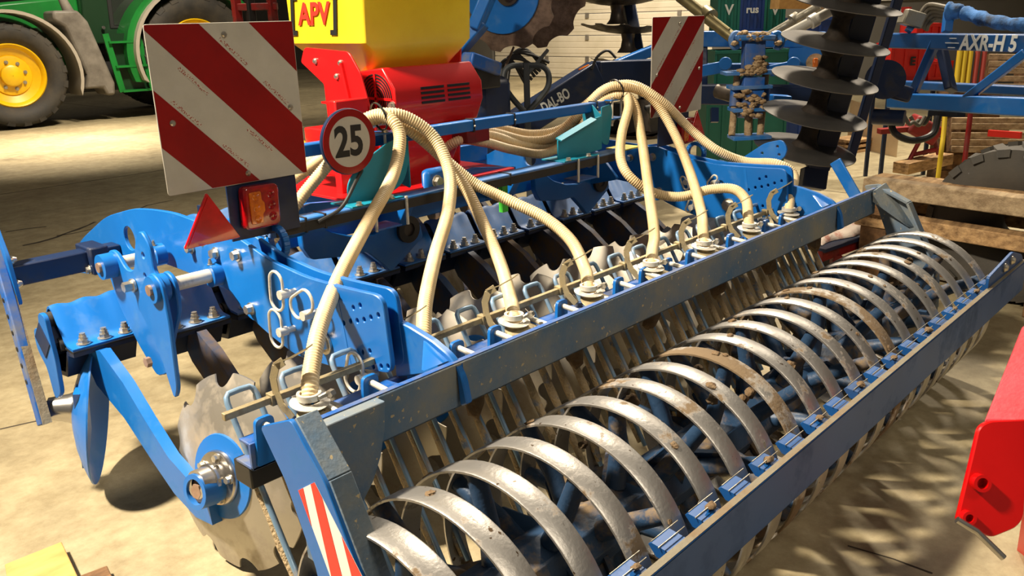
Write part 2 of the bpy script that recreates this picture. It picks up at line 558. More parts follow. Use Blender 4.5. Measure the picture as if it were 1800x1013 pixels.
def clod(p, r, parent, name='mud_clod', seed=0, sq=(1, 1, .6), m='mud', M=None):
    rnd = random.Random(seed)
    bm = bmesh.new()
    bmesh.ops.create_icosphere(bm, subdivisions=2, radius=1)
    for v in bm.verts:
        k = 1 + rnd.uniform(-.28, .28)
        v.co = V((v.co.x * sq[0], v.co.y * sq[1], v.co.z * sq[2])) * k * r
    me = bpy.data.meshes.new(name); bm.to_mesh(me); bm.free()
    fin(me, 70)
    return link(name, me, m, parent, Matrix.Translation(V(p)) @ (M or Matrix.Identity(4)))


def ray(px, py):
    return CR * ((px - 900) / FPX) + CD * ((py - 506.5) / FPX) + CF


def ony(px, py, y):
    d = ray(px, py)
    return CAM + d * (y / d.y)


def onx(px, py, x):
    d = ray(px, py)
    return CAM + d * (x / d.x)


# ================================================================== the hall
mb = MB().add([(-14, -12, 0), (40, -12, 0), (40, 40, 0), (-14, 40, 0)], [(0, 1, 2, 3)])
floor = struct(mb.build('floor', 'concrete'))
tag(floor, 'worn concrete hall floor with cracks and saw cut joints')
# saw-cut joints as thin dark strips recessed look: shallow dark bars flush with the slab
mat('joint', srgb(58, 50, 40), .9)
for (a, b, w) in (((-14, 9.2), (40, 9.2), .012), ((7.2, -12), (7.2, 40), .012), ((2.9, -12), (2.9, .62), .010)):
    p = MB().bar((a[0], a[1], .0006), (b[0], b[1], .0006), w, .0012)
    p.build('floor_joint', 'joint', floor)
# cracks
for pts, w in ((((100, 415), (150, 405), (215, 385), (250, 365), (300, 352)), .014), (((40, 432), (90, 420), (150, 398), (170, 390)), .020),
               (((10, 408), (45, 402), (80, 398)), .012), (((1490, 960), (1560, 985), (1640, 1012)), .004), (((0, 755), (60, 742), (80, 735)), .006)):
    fl = []
    for (px, py) in pts:
        d = ray(px, py); fl.append(CAM + d * (-CAM.z / d.z))
    fl = [q + V((random.uniform(-.02, .02), random.uniform(-.02, .02), 0)) if 0 < i < 99 else q for i, q in enumerate(resample(spline(fl, 6), .12))]
    m2 = MB(); vs = []
    for i, q in enumerate(fl):
        t = (fl[min(i + 1, len(fl) - 1)] - fl[max(i - 1, 0)]).normalized(); nrm = V((-t.y, t.x, 0)) * w * (.4 + .6 * random.random())
        vs += [q + nrm + V((0, 0, .001)), q - nrm + V((0, 0, .001))]
    m2.add(vs, [(2 * i, 2 * i + 1, 2 * i + 3, 2 * i + 2) for i in range(len(fl) - 1)])
    m2.build('floor_crack', 'joint', floor)

WX = 17.2
m = MB().ab((WX, -12, 0), (WX + .2, 9.9, 7)); m.ab((WX, 16.6, 0), (WX + .2, 40, 7)); m.ab((WX, 9.9, 4.6), (WX + .2, 16.6, 7))
wb = struct(m.build('wall_back', 'wall_grey')); tag(wb, 'grey panelled hall wall behind the parked machines')
m = MB().ab((-14, 30, 0), (WX, 30.2, 7))
wl = struct(m.build('wall_left', 'wall_grey')); tag(wl, 'grey hall wall behind the green tractor')
dr = bpy.data.objects.new('door_1', None); COL.objects.link(dr); place(dr, Matrix.Translation(V((WX + .05, 13.2, 0))))
dr['kind'] = 'structure'; dr['label'] = 'white sectional overhead hall door with horizontal panels'
for k in range(9):
    p = MB().ab((WX + .06, 9.95, .02 + k * .51), (WX + .11, 16.55, .02 + k * .51 + .495))
    for j in range(3):
        z = .10 + k * .51 + j * .14
        p.ab((WX + .055, 9.95, z), (WX + .07, 16.55, z + .115))
    p.build('door_panel', 'door_white', dr, bev=.004)
    for y in (10.8, 12.1, 13.4, 14.7, 16.0):
        MB().ab((WX + .03, y - .05, .02 + k * .51 + .40), (WX + .06, y + .05, .02 + k * .51 + .52)).build('hinge', 'grey_plastic', dr)
m = MB().ab((WX - .04, -12, 1.62), (WX, 9.8, 1.72))
t = struct(m.build('trim_1', 'sticker_white')); tag(t, 'pale horizontal strip along the grey back wall')

# ================================================================== disc harrow
HX0, HX1 = .80, 3.80
harrow = thing('disc_harrow', (2.28, 2.0, 0), 'large blue disc harrow with ringed packer roller filling the foreground', 'harrow')

# ---- packer roller
RY, RZ, RR = 1.113, .3015, .3015
shaft = MB().cyl((.80, RY, RZ), (3.76, RY, RZ), .082, n=8)
roller = shaft.build('packer_roller', 'slate', harrow, bev=.004)
roller['label'] = 'packer roller shaft with steel rings on blue spokes'
rm = MB().lathe([(RR - .007, -.031), (RR - .002, -.031), (RR, -.027), (RR, .027), (RR - .002, .031), (RR - .007, .031)], (0, 0, 0), (1, 0, 0), 72, close=True)
ring_me = rm.mesh('ring', 40); ring_me.materials.append(MATS['ring_steel'])
ring_me2 = ring_me.copy(); ring_me2.materials.clear(); ring_me2.materials.append(MATS['ring_mud'])
sm = MB()
sm.tube([(0, 0, .075), (.010, 0, .16), (0, 0, RR - .006)], [.026, .024, .021], 12)
spoke_me = sm.mesh('spoke'); spoke_me.materials.append(MATS['slate'])
sm2 = MB().prism([(-.055, .06), (.055, .06), (.045, .15), (-.012, .17)], Matrix(((0, 0, 1, 0), (1, 0, 0, 0), (0, 1, 0, 0), (0, 0, 0, 1))), -.006, .006)
gus_me = sm2.mesh('spoke_plate'); gus_me.materials.append(MATS['slate'])
XR = []
for k in range(21):
    x = 1.295 + .1429 * (k - 3) - .031
    XR.append(x)
    M = Matrix.Translation(V((x, RY, RZ))) @ Matrix.Rotation(random.random() * 6, 4, 'X')
    link('ring', ring_me2 if k in (8, 13) else ring_me, None, roller, M)
    for j in range(4):
        a = math.radians(90 * j + 34 * k + 10)
        link('spoke', spoke_me, None, roller, Matrix.Translation(V((x, RY, RZ))) @ Matrix.Rotation(a, 4, 'X'))
        if j % 2 == 0:
            link('spoke_plate', gus_me, None, roller, Matrix.Translation(V((x + .03, RY, RZ))) @ Matrix.Rotation(a, 4, 'X') @ Matrix.Rotation(.5, 4, 'Z'))
rnd = random.Random(3)
for i in range(26):
    k = rnd.randrange(21); a = math.radians(rnd.uniform(-60, 75))
    rr = RR + .002
    clod((XR[k] + rnd.uniform(-.02, .02), RY - math.sin(a) * rr, RZ + math.cos(a) * rr), rnd.uniform(.006, .014), roller, seed=i, sq=(1, 1, .35), M=Matrix.Rotation(a, 4, 'X'))
for i in range(34):
    k = rnd.randrange(20); a = math.radians(rnd.uniform(-120, 200))
    rr = rnd.uniform(.10, .26)
    clod((XR[k] + .03, RY - math.sin(a) * rr, RZ + math.cos(a) * rr), rnd.uniform(.012, .028), roller, seed=100 + i, sq=(1, 1, 1))

# ---- rear scraper bar
bar = MB().ab((.76, .772, .336), (4.02, .782, .470))
bar.ab((.76, .772, .462), (4.02, .792, .470))
bar.ab((.76, .772, .336), (4.02, .800, .343))
rb = bar.build('scraper_bar', 'bar_blue', harrow, bev=.004)
rb['label'] = 'long blue bar carrying the scrapers behind the roller rings'
MB().ab((.765, .7735, .4702), (4.015, .7905, .4712)).build('dust_layer', 'dust', rb)
sc = MB()
sc.prism([(.785, .445), (.842, .452), (.850, .446), (.83, .424), (.785, .418)], YZ(0), -.034, .034)
sc_me = sc.mesh('scraper'); sc_me.materials.append(MATS['bar_blue'])
sw = MB().tube([(-.05, .815, .478), (.05, .815, .478)], .0016, 6); sw.tube([(-.05, .832, .486), (.05, .832, .486)], .0014, 6)
sw_me = sw.mesh('scraper_lip'); sw_me.materials.append(MATS['steel_tube'])
for k in range(21):
    x = XR[k] + .071
    link('scraper', sc_me, None, rb, Matrix.Translation(V((x, 0, .008))))
    link('scraper_lip', sw_me, None, rb, Matrix.Translation(V((x, 0, -.01))))
    if k % 2 == 0: clod((x + rnd.uniform(-.02, .02), .815, .466), rnd.uniform(.010, .018), rb, seed=200 + k, sq=(1.2, .8, .5))
pl = plate('bar_end_plate', rounded([(3.50, .46), (3.50, .515), (3.82, .545, .02), (3.98, .50, .02), (4.02, .46)], .01), [], .012, XZ(.792), 'bar_blue', harrow)
for (x, z) in ((3.70, .508), (3.80, .516)): bolt((x, .785, z), (0, -1, 0), pl, 'cap', .018, .014)

# ---- rear beam with end arms
bm_ = MB().ab((.82, 1.34, .638), (3.79, 1.356, .751))
bm_.ab((.82, 1.34, .638), (3.79, 1.44, .650))
beam = bm_.build('rear_beam', 'beam_blue', harrow, bev=.006)
beam['label'] = 'dusty blue square cross beam above the roller'
MB().ab((.83, 1.341, .7512), (3.78, 1.355, .7530)).build('edge_lip', 'blue_worn', beam)
for s, x0 in ((1, .772), (-1, 3.812)):
    web = plate('end_arm', rounded([(1.405, .752), (1.292, .802) if s > 0 else (1.34, .765), (1.200, .705), (1.055, .43), (1.04, .23), (1.20, .23), (1.262, .50), (1.335, .66)], .012), [], .012, YZ(x0), 'blue' if s > 0 else 'beam_blue', harrow)  # far web takes the duller beam colour to paint in its shade
    # folded flange along the rear edge
    fl = MB()
    path = [(1.292, .802) if s > 0 else (1.335, .762), (1.200, .705), (1.055, .43), (1.04, .26)]
    for (a, b) in zip(path, path[1:]):
        fl.bar((x0 + s * .028, a[0], a[1]), (x0 + s * .028, b[0], b[1]), .05, .010, up=(0, -1, .6))
    fl.build('arm_flange', 'beam_blue', web, bev=.002)
    bolt((x0 - s * .006, RY, RZ), (-s, 0, 0), web, 'hex', .03, .03)
    MB().pipe((x0 - s * .02, RY, RZ), (x0 + s * .03, RY, RZ), .055, .03).build('bearing', 'slate', web)
    xa = .80 if s > 0 else 3.80
    crv = [(xa + s * .20, .749)] + [(xa + s * (.20 - .155 * (1 - math.cos(t * PI / 2 / 6)) - .0 * t), .749 - .235 * math.sin(t * PI / 2 / 6)) for t in range(1, 7)]
    poly = [(xa, .749)] + crv + [(xa, .47)]
    if s > 0: plate('end_gusset', poly, [], .030, XZ(1.325), 'beam_blue', web)
    else:
        f0 = [(x0, 1.325, .768), (x0 - .10, 1.33, .752), (x0 - .075, 1.335, .700), (x0 - .02, 1.20, .60), (x0, 1.18, .585)]
        nn = V((0, -.012, .006))
        MB().add([V(q) + nn for q in f0] + [V(q) for q in f0], [(0, 1, 2, 3, 4), (9, 8, 7, 6, 5)] + [(i, (i + 1) % 5, 5 + (i + 1) % 5, 5 + i) for i in range(5)]).build('end_gusset', 'beam_blue', web)
    if s > 0:
        q = [onx(px, py, .7655) for px, py in ((525, 862), (553, 848), (640, 1020), (583, 1020))]
        M = YZ(.7655)
        st = MB().prism([(p.y, p.z) for p in q], M, -.0004, .0004).build('reflective_sticker', 'sticker_white', web)
        st['label'] = 'red and white striped reflective sticker'
        def bl2(f, t): return q[0].lerp(q[1], f).lerp(q[3].lerp(q[2], f), t)
        for (a_, b_) in ((-.2, .30), (.78, 1.12), (1.42, 1.9)):
            pg = [(0, 0), (1, 0), (1, 1), (0, 1)]
            for c_, keep in ((a_, True), (b_, False)):
                out = []
                for i in range(len(pg)):
                    p_, n2_ = pg[i], pg[(i + 1) % len(pg)]
                    fp, fq = p_[0] + .75 * p_[1] - c_, n2_[0] + .75 * n2_[1] - c_
                    if (fp >= 0) == keep: out.append(p_)
                    if fp * fq < 0:
                        t_ = fp / (fp - fq); out.append((p_[0] + t_ * (n2_[0] - p_[0]), p_[1] + t_ * (n2_[1] - p_[1])))
                pg = out
            if len(pg) > 2:
                MB().prism([(bl2(*p_).y, bl2(*p_).z) for p_ in pg], M, -.0012, -.0004).build('red_stripe', 'sticker_red', web)

# ---- side plates, one pair per side
armpoly = [(2.42, .86, .03), (2.30, .905, .03), (2.187, .925), (2.03, .885), (1.86, .868, .05), (1.70, .872, .05), (1.548, .880, .035), (1.53, .688, .03), (1.66, .668), (1.78, .64), (1.95, .628, .04), (2.10, .665, .05), (2.19, .70), (2.27, .755), (2.42, .79, .03)]
frontpoly = [(2.24, .918, .02), (2.617, .938, .05), (2.76, .930, .05), (2.907, .915, .06), (3.158, .853, .08), (3.42, .73, .05), (3.56, .64, .03), (3.56, .57, .02), (3.35, .60, .05), (3.10, .72, .05), (2.92, .745, .04), (2.70, .752, .04), (2.45, .748), (2.32, .738), (2.20, .66, .04), (2.12, .70, .04), (2.14, .80)]


def hexpos(x, z, y, parent, s):
    pass


def lynch_pin(p, parent, rot, L=.110, W=.062, s=-1):
    """long wire loop with a collar, as on the depth setting pins"""
    pts = []
    h = L / 2 - W / 2
    for i in range(25):
        a = 2 * PI * i / 24
        pts.append(V((0, math.cos(a) * W / 2, math.sin(a) * W / 2 + (h if math.sin(a) > 1e-6 else -h if math.sin(a) < -1e-6 else 0))))
    Rm = Matrix.Rotation(rot, 4, 'X')
    o = MB().tube([Rm @ q + V(p) for q in pts], .0042, 8, caps=False).build('spring_clip', 'galv', parent)
    e = V(p) + (Rm @ V((0, -W / 2, 0)))
    c = MB().cyl(e + V((-.012, 0, 0)), e + V((.014, 0, 0)), .013, n=12)
    c.cyl(e + V((.014, 0, 0)), e + V((.05, 0, 0)), .0085, n=10)
    c.build('pin', 'galv', parent)
    return o


def side_assembly(x0, s):
    # s=+1: inner twin lies at larger x
    holes = []
    for (px, py) in ((625, 540), (637, 536), (608, 567), (620, 563), (632, 563), (644, 561), (656, 557), (669, 553), (641, 618), (654, 616), (660, 643), (674, 643), (686, 643)):
        q = onx(px, py, 1.205)
        holes.append(circ(q.y, q.z, .0075, 12, .0085))
    ap = rounded(armpoly, .015)
    main = plate('side_plate', ap, holes, .014, YZ(x0), 'blue', harrow, bev=.002)
    main['label'] = 'blue depth setting side plate with rows of holes'
    if s < 0 and False: pass
    ap2 = [(y * 1.0 - .006, z + .008) for (y, z) in ap]
    link('side_plate', plate_mesh('side_plate', ap2, [], .014, YZ(x0 + .036), .002), 'blue', harrow)
    fr = plate('front_side_plate', rounded(frontpoly, .015), [circ(2.98, .80, .045, 20)], .014, YZ(x0 + .022), 'blue', harrow, bev=.002)
    for (y, z) in ((2.325, .86), (2.20, .875), (2.16, .72), (2.52, .84), (2.44, .875)):
        bolt((x0 - (.007 if y < 2.41 else -.014), y, z), (-1, 0, 0), main, 'hex', .014, .018)
    bolt((x0 - .008, 1.80, .70), (-1, 0, 0), main, 'hex', .022, .024)
    # stiffening fold
    MB().bar((x0 - .003, 1.735, .865), (x0 - .003, 1.70, .665), .010, .012).build('plate_fold', 'blue', main)
    if s > 0:
        for (px, py, r) in ((486, 512, .10), (530, 535, 1.05), (485, 578, .06), (622, 655, .32)):
            q = onx(px, py, x0 - .045)
            lynch_pin(q, main, r)
    else:
        for (px, py, r) in ((1203, 322, -.5), (1252, 318, .7), (1212, 362, .4), (1338, 384, 1.2)):
            q = onx(px, py, x0 - .04)
            lynch_pin(q, main, r, .06, .026)
        sp = onx(1272, 365, x0 - .01)
    # gusset bracket clamped on the beam
    gp = [(1.56, .808, .008), (1.50, .802), (1.42, .785), (1.36, .762, .02), (1.325, .72, .02), (1.312, .660, .004), (1.330, .650, .004), (1.338, .748, .004), (1.42, .71), (1.56, .66)]
    g = plate('beam_bracket', rounded(gp, .006), [], .020, YZ(x0 + .040), 'blue', harrow, bev=.003)
    xr = x0 + .03
    MB().add([(xr, 1.44, .782), (xr, 1.365, .752), (xr - .075, 1.365, .752), (xr, 1.448, .782), (xr, 1.373, .752), (xr - .075, 1.373, .752)], [(0, 1, 2), (5, 4, 3), (0, 3, 4, 1), (1, 4, 5, 2), (2, 5, 3, 0)]).build('rib', 'blue', g)
    return main, fr


sideL, frontL = side_assembly(1.205, 1)
sideR, frontR = side_assembly(3.33, -1)
# lifting hook on each side
for x0, px, py in ((1.29, 520, 455), (3.40, 1222, 285)):
    q = V((x0, 2.13, .875)) if x0 < 2 else V((x0, 2.02, .87))
    pts = [q + V((0, math.cos(a) * .042, .03 + math.sin(a) * .042)) for a in [math.radians(t) for t in range(-70, 251, 16)]]
    pts = [q + V((0, .005, -.05))] + pts[::-1]
    hk = MB()
    for a, b in zip(pts, pts[1:]): hk.bar(a, b + (b - a) * .12, .016, .020, up=(1, 0, 0))
    hk.build('lifting_hook', 'blue', harrow, bev=.002)
# far arm plates standing proud at the right end
plate('stop_plate', rounded([(1.99, .78), (1.761, .944, .02), (1.682, .965, .02), (1.655, .927, .015), (1.664, .894), (1.771, .80), (1.90, .74)], .01), [circ(1.70, .935, .008), circ(1.69, .90, .008), circ(1.77, .90, .008)], .012, YZ(3.55), 'blue', harrow)
plate('stop_plate', rounded([(2.00, .80), (1.96, .86), (1.90, .85), (1.93, .78)], .008), [], .012, YZ(3.50), 'blue', harrow)
mp = MB().bar(onx(1468, 283, 3.72), onx(1508, 352, 3.72), .012, .052, up=(0, 1, .8))
st = mp.build('marker_post', 'blue', harrow, bev=.003)

# ---- tine rail with wire tines
tr = MB().ab((.805, 1.530, .590), (3.66, 1.540, .655))
tr.ab((.805, 1.530, .590), (3.66, 1.600, .598))
tr.ab((.805, 1.535, .648), (3.66, 1.575, .655))
rail = tr.build('tine_rail', 'blue_worn', harrow, bev=.002)
rail['label'] = 'blue angle rail holding the wire tines'
tab = MB().prism(rounded([(-.026, .60), (.026, .60), (.024, .708, .014), (-.020, .708, .014)], .004), XZ(0), -.005, .005)
tab_me = tab.mesh('tine_bracket'); tab_me.materials.append(MATS['blue'])
pin = MB().tube([(.002, .020, .684), (.002, .004, .690), (.002, -.012, .690), (.002, -.06, .686), (.002, -.15, .676)], [.0078] * 5, 10)
pin_me = pin.mesh('tine_pin'); pin_me.materials.append(MATS['galv'])


def tine_pts(w):
    f = lambda z: 1.54 + .6 * (z - .5)
    a = [V((-w, f(z), z)) for z in (.20, .35, .50, .66)]
    b = [V((-w, f(.700), .700)), V((-w + .003, f(.712), .712)), V((-w + .010, f(.718), .718)), V((0, f(.719), .719))]
    half = a + b
    return half + [V((-p.x, p.y, p.z)) for p in half[-2::-1]]


tw = MB().tube(tine_pts(.0365), .0070, 10)
tine_me = tw.mesh('wire_tine', 60); tine_me.materials.append(MATS['blue_light'])
tine_me2 = tine_me.copy(); tine_me2.materials.clear()
mat('tine_muddy', (.13, .18, .26, 1), .7, dirt=srgb(168, 148, 114), amt=.60, scale=16, hard=.05, bump=.8, bscale=120)
mat('tine_steel', srgb(120, 150, 178), .4, .3, dirt=srgb(150, 126, 96), amt=.38, scale=14)
tine_me.materials.clear(); tine_me.materials.append(MATS['tine_steel'])
leg = MB()
for sgn in (-1, 1):
    f = lambda z: 1.54 + .6 * (z - .5)
    zz = [.23, .28, .33, .38, .43, .48, .53, .58, .61]
    rr2 = [.009, .011, .0125, .011, .013, .0115, .012, .010, .0085]
    leg.tube([V((sgn * .0357 + random.uniform(-.001, .001), f(z), z)) for z in zz], rr2, 10)
leg_me = leg.mesh('muddy_leg', 60); leg_me.materials.append(MATS['tine_muddy'])
for k in range(20):
    x = .84 + .1429 * k
    if x > 3.62: break
    T = Matrix.Translation(V((x + .03, 0, 0)))
    tn = link('wire_tine', tine_me, None, rail, T)
    link('tine_mud', leg_me, None, rail, T @ Matrix.Translation(V((0, 0, random.uniform(-.03, .02)))))
    link('tine_bracket', tab_me, None, rail, Matrix.Translation(V((x, 1.527, 0))))
    link('tine_pin', pin_me, None, rail, Matrix.Translation(V((x, 1.527, 0))))
    if k % 3 == 1: clod((x + .06, 1.53, .53), .04, rail, seed=300 + k, sq=(.8, .8, 1.5))
# black block paints the shaded opening under the rail's near end
MB().ab((.808, 1.55, .535), (.89, 1.62, .59)).build('rail_end_shade', 'black', rail, bev=.004)

# ---- seed bar with hose holders
sb = MB()
segs = ((.79, 1.10), (1.20, 1.45), (1.45, 3.50))
sb.ab((.79, 1.594, .694), (3.50, 1.609, .711))
seedbar = sb.build('seed_bar', 'zinc_yellow', harrow, bev=.002)
HOSE_X = [.955 + .3365 * k for k in range(8)]
for k, x in enumerate(HOSE_X):
    # thin bent strap standing beside the hose, a tongue reaching round it
    strap = MB()
    pts = [(x - .030, 1.560, .800), (x - .038, 1.580, .785), (x - .042, 1.590, .755), (x - .042, 1.585, .720), (x - .040, 1.570, .695), (x - .034, 1.545, .672)]
    for a, b in zip(pts, pts[1:]): strap.bar(a, V(b) + (V(b) - V(a)) * .12, .020, .003, up=(1, .3, 0))
    strap.ab((x - .052, 1.588, .690), (x - .034, 1.614, .716))
    strap.build('hose_holder', 'zinc_yellow', seedbar, bev=.0008)
    tg = [(x - .036, 1.585, .790), (x - .012, 1.560, .802), (x + .014, 1.540, .818), (x + .030, 1.535, .826)]
    tgm = MB()
    for a, b in zip(tg, tg[1:]): tgm.bar(a, V(b) + (V(b) - V(a)) * .1, .024, .0028, up=(0, .5, 1))
    tgm.build('holder_tongue', 'zinc_yellow', seedbar)
    MB().pipe((x, 1.52, .712), (x, 1.52, .726), .0275, .0205, 20).build('hose_clamp', 'galv', seedbar)
    MB().cyl((x + .004, 1.492, .719), (x + .040, 1.498, .719), .0055, n=8).cyl((x + .030, 1.488, .719), (x + .044, 1.492, .719), .010, n=6).build('clamp_screw', 'bolt', seedbar)
    MB().lathe([(.0215, 0), (.043, .001), (.045, .004), (.0215, .007)], (x, 1.52, .700), (0, -.10, 1), 28, close=True).build('collar', 'galv', seedbar)
    sp = MB().lathe([(.002, .010), (.030, .006), (.058, -.006), (.060, -.008), (.058, -.010), (.002, .006)], (x + .012, 1.485, .680), (0, -.30, 1), 32)
    sp.build('spreader_plate', 'zinc_yellow', seedbar)

# ---- upper and lower mounting rails, brackets
lr = MB().ab((1.28, 2.15, .911), (3.05, 2.215, .951))
lower = lr.build('lower_rail', 'blue_light', harrow, bev=.005)
MB().ab((1.30, 2.147, .912), (3.0, 2.150, .942)).build('shade_strip', 'rubber', lower)  # dark strip paints the shaded rear face below the lit top
for x in (1.47, 1.40, 2.30):
    MB().ab((x, 2.146, .908), (x + .006, 2.208, .954)).build('cable_tie', 'black', lower)
ur = MB().ab((1.28, 2.25, 1.112), (3.06, 2.29, 1.152))
upper = ur.build('upper_rail', 'blue', harrow, bev=.005)
for x in (2.22, 2.44, 2.96):
    MB().ab((x, 2.247, 1.108), (x + .006, 2.293, 1.156)).build('cable_tie', 'black', upper)
    bolt((x + .003, 2.247, 1.13), (0, -1, 0), upper, 'cap', .005, .006)
for x in (1.74, 3.06):
    p = MB().ab((x - .04, 2.215, 1.152), (x + .06, 2.30, 1.158)); p.ab((x - .04, 2.215, 1.072), (x + .06, 2.30, 1.078))
    c = p.build('clamp_plate', 'blue', harrow, bev=.001)
    for dx, dy in ((.045, 2.225), (-.02, 2.225)):
        MB().cyl((x + dx, dy, 1.045), (x + dx, dy, 1.17), .005, n=10).build('clamp_rod', 'galv', c)
        bolt((x + dx, dy, 1.158), (0, 0, 1), c, 'hex', .009, .008); bolt((x + dx, dy, 1.072), (0, 0, -1), c, 'nut', .009, .008)
# teal bent brackets between the rails
M = XZ(2.20)
for (pl_, side) in (([(1.60, .953), (1.60, 1.02, .03), (1.66, 1.075, .03), (1.78, 1.13, .02), (1.86, 1.135), (1.86, 1.06), (1.83, .985, .04), (1.74, .953)], 0), ([(2.640, .955), (2.640, 1.032), (2.87, 1.092), (2.93, 1.10), (2.93, .962), (2.80, .955)], 1)):
    pb = plate('teal_bracket', rounded(pl_, .004), [], .006, M, 'teal', harrow)
    xe = pl_[4][0] if side == 0 else 2.93
    fl = plate('flange', rounded([(2.20, .965), (2.20, 1.10), (2.25, 1.145, .02), (2.27, 1.14, .02), (2.30, 1.10), (2.28, .985, .03)], .008), [], .006, YZ(xe), 'teal', pb)
    if side:
        plate('wing', rounded([(2.935, .985, .03), (2.935, 1.135), (3.00, 1.142, .015), (3.01, 1.11, .015), (2.985, .97, .02)], .006), [], .006, XZ(2.205), 'teal', pb)
        MB().bar((2.64, 2.195, 1.035), (2.87, 2.195, 1.095), .03, .005, up=(0, -.3, 1)).build('top_lip', 'teal', pb)
    bp_ = MB().ab((pl_[0][0] - .03, 2.14, .951), (pl_[-1][0] + .04, 2.26, .957)); bp_.build('base_plate', 'teal', pb, bev=.001)
    lw = MB().ab((pl_[0][0] + .06, 2.135, .862), (pl_[-1][0] + .02, 2.22, .868)); lw.build('counter_plate', 'blue_worn', pb, bev=.001)
    for dx in (.0, .13):
        xx = pl_[0][0] + dx
        bolt((xx, 2.145, .957), (0, 0, 1), pb, 'hex', .009, .010)
        MB().cyl((xx + .06, 2.142, .86), (xx + .06, 2.142, .955), .0055, n=10).build('clamp_rod', 'galv', pb)
# yellow tag plate on the frame near the right group
MB().ab((3.03, 2.15, .945), (3.16, 2.25, .95)).build('tag_plate', 'yellow_label', harrow)

# ---- warning boards
def band(a, b):
    sq = [(0, 0), (1, 0), (1, 1), (0, 1)]

    def clip(poly, c, keep):
        out = []
        for i in range(len(poly)):
            p, q = poly[i], poly[(i + 1) % len(poly)]
            fp, fq = p[0] + p[1] - c, q[0] + q[1] - c
            if (fp >= 0) == keep or fp == 0: out.append(p)
            if fp * fq < 0:
                t = fp / (fp - fq); out.append((p[0] + t * (q[0] - p[0]), p[1] + t * (q[1] - p[1])))
        return out
    return clip(clip(sq, a, True), b, False)


def board(x0, z0, flip, bands, label):
    S = .423
    o = plate('warning_board', rounded([(x0, z0), (x0 + S, z0), (x0 + S, z0 + S), (x0, z0 + S)], .008), [], .003, XZ(2.1335), 'sign_white', harrow, bev=.0008)
    o['label'] = label
    Mx = XZ(2.1335)
    for a, b in bands:
        pg = [(x0 + .001 + s * (S - .002), z0 + .001 + ((1 - t) if flip else t) * (S - .002)) for s, t in band(a, b)]
        MB().prism(pg, Mx, -.0021, -.0015).build('red_stripe', 'sign_red', o)
    for s, t in ((.5, .93), (.09, .43), (.92, .45), (.55, .06)):
        bolt((x0 + s * S, 2.1315, z0 + t * S), (0, -1, 0), o, 'cap', .008, .006, name='screw')
    bounds = sorted(set(sum(bands, ())))
    for c in bounds[1:-1] if not flip else bounds[1:-1]:
        for u in (.28, .72):
            # printed line lying just inside the white beside a stripe edge
            cc = c + .035 if any(abs(c - b) < 1e-6 for a, b in bands) else c - .045
            s_ = cc / 2 + (u - .5) * min(cc, 2 - cc)
            t_ = cc - s_
            if .12 < s_ < .88 and .12 < t_ < .88:
                px_, pz_ = x0 + s_ * S, z0 + ((1 - t_) if flip else t_) * S
                d = V((1, 0, 1 if flip else -1)).normalized()
                MB().bar(V((px_, 2.1314, pz_)) - d * .05, V((px_, 2.1314, pz_)) + d * .05, .0004, .009, up=(d.cross(V((0, 1, 0))))).build('maker_print', 'tiny_print', o)
    return o


bL = board(.990, 1.090, False, [(.29, .63), (.97, 1.34), (1.68, 2.0)], 'square red and white striped warning board on the near side')
bR = board(3.195, 1.068, True, [(0, .33), (.67, 1.03), (1.36, 1.69)], 'square red and white striped warning board on the far side')
# lamp brackets
for x0, nm in ((1.155, 0), (3.27, 1)):
    w = .22 if nm == 0 else .25
    p = MB().ab((x0, 2.137, .932), (x0 + w, 2.143, 1.16)); br = p.build('lamp_bracket', 'navy', harrow, bev=.001)
    lx = x0 + .085 if nm == 0 else x0 + .20
    zc = 1.022 if nm == 0 else .985
    lens = MB().prism(rounded([(lx - .058, zc - .06), (lx + .052, zc - .06), (lx + .056, zc + .058), (lx - .054, zc + .06)], .016), XZ(2.137), -.035, 0).build('tail_lamp', 'lamp_red', br, bev=.006)
    am = MB().prism(rounded([(lx - .042, zc - .045), (lx - .004, zc - .045), (lx - .004, zc - .02, .004), (lx + .004, zc - .012, .004), (lx + .004, zc + .012, .004), (lx - .004, zc + .02, .004), (lx - .004, zc + .045), (lx - .042, zc + .045)], .006), XZ(2.137), -.039, -.034).build('amber_lens', 'lamp_amber', br, bev=.002)
    for dz in (-.032, 0, .032):
        for dx, mm in ((-.022, 'lamp_amber'), (.028, 'lamp_red')):
            MB().lathe([(.013, 0), (.010, .004), (.004, .002)], (lx + dx, 2.0995 if dx < 0 else 2.102, zc + dz), (0, -1, 0), 16).build('bulb_ring', mm, br)
tri = lambda cx, z: [(cx - .082, z), (cx + .082, z), (cx, z + .138)]
for cx, z in ((1.076, .951), (3.530, .935)):
    t = MB().prism(rounded(tri(cx, z), .006), XZ(2.10), -.004, .004).build('triangle_reflector', 'reflector', harrow, bev=.002)
    t['label'] = 'red triangular reflector'
    MB().prism([(cx + (p[0] - cx) * .86, z + .046 + (p[1] - z - .046) * .86) for p in tri(cx, z)], XZ(2.10), -.006, -.004).build('inner_triangle', 'reflector', t)
    MB().ab((cx - .01, 2.104, z + .03), (cx + .01, 2.14, z + .10)).build('reflector_stay', 'navy', t)
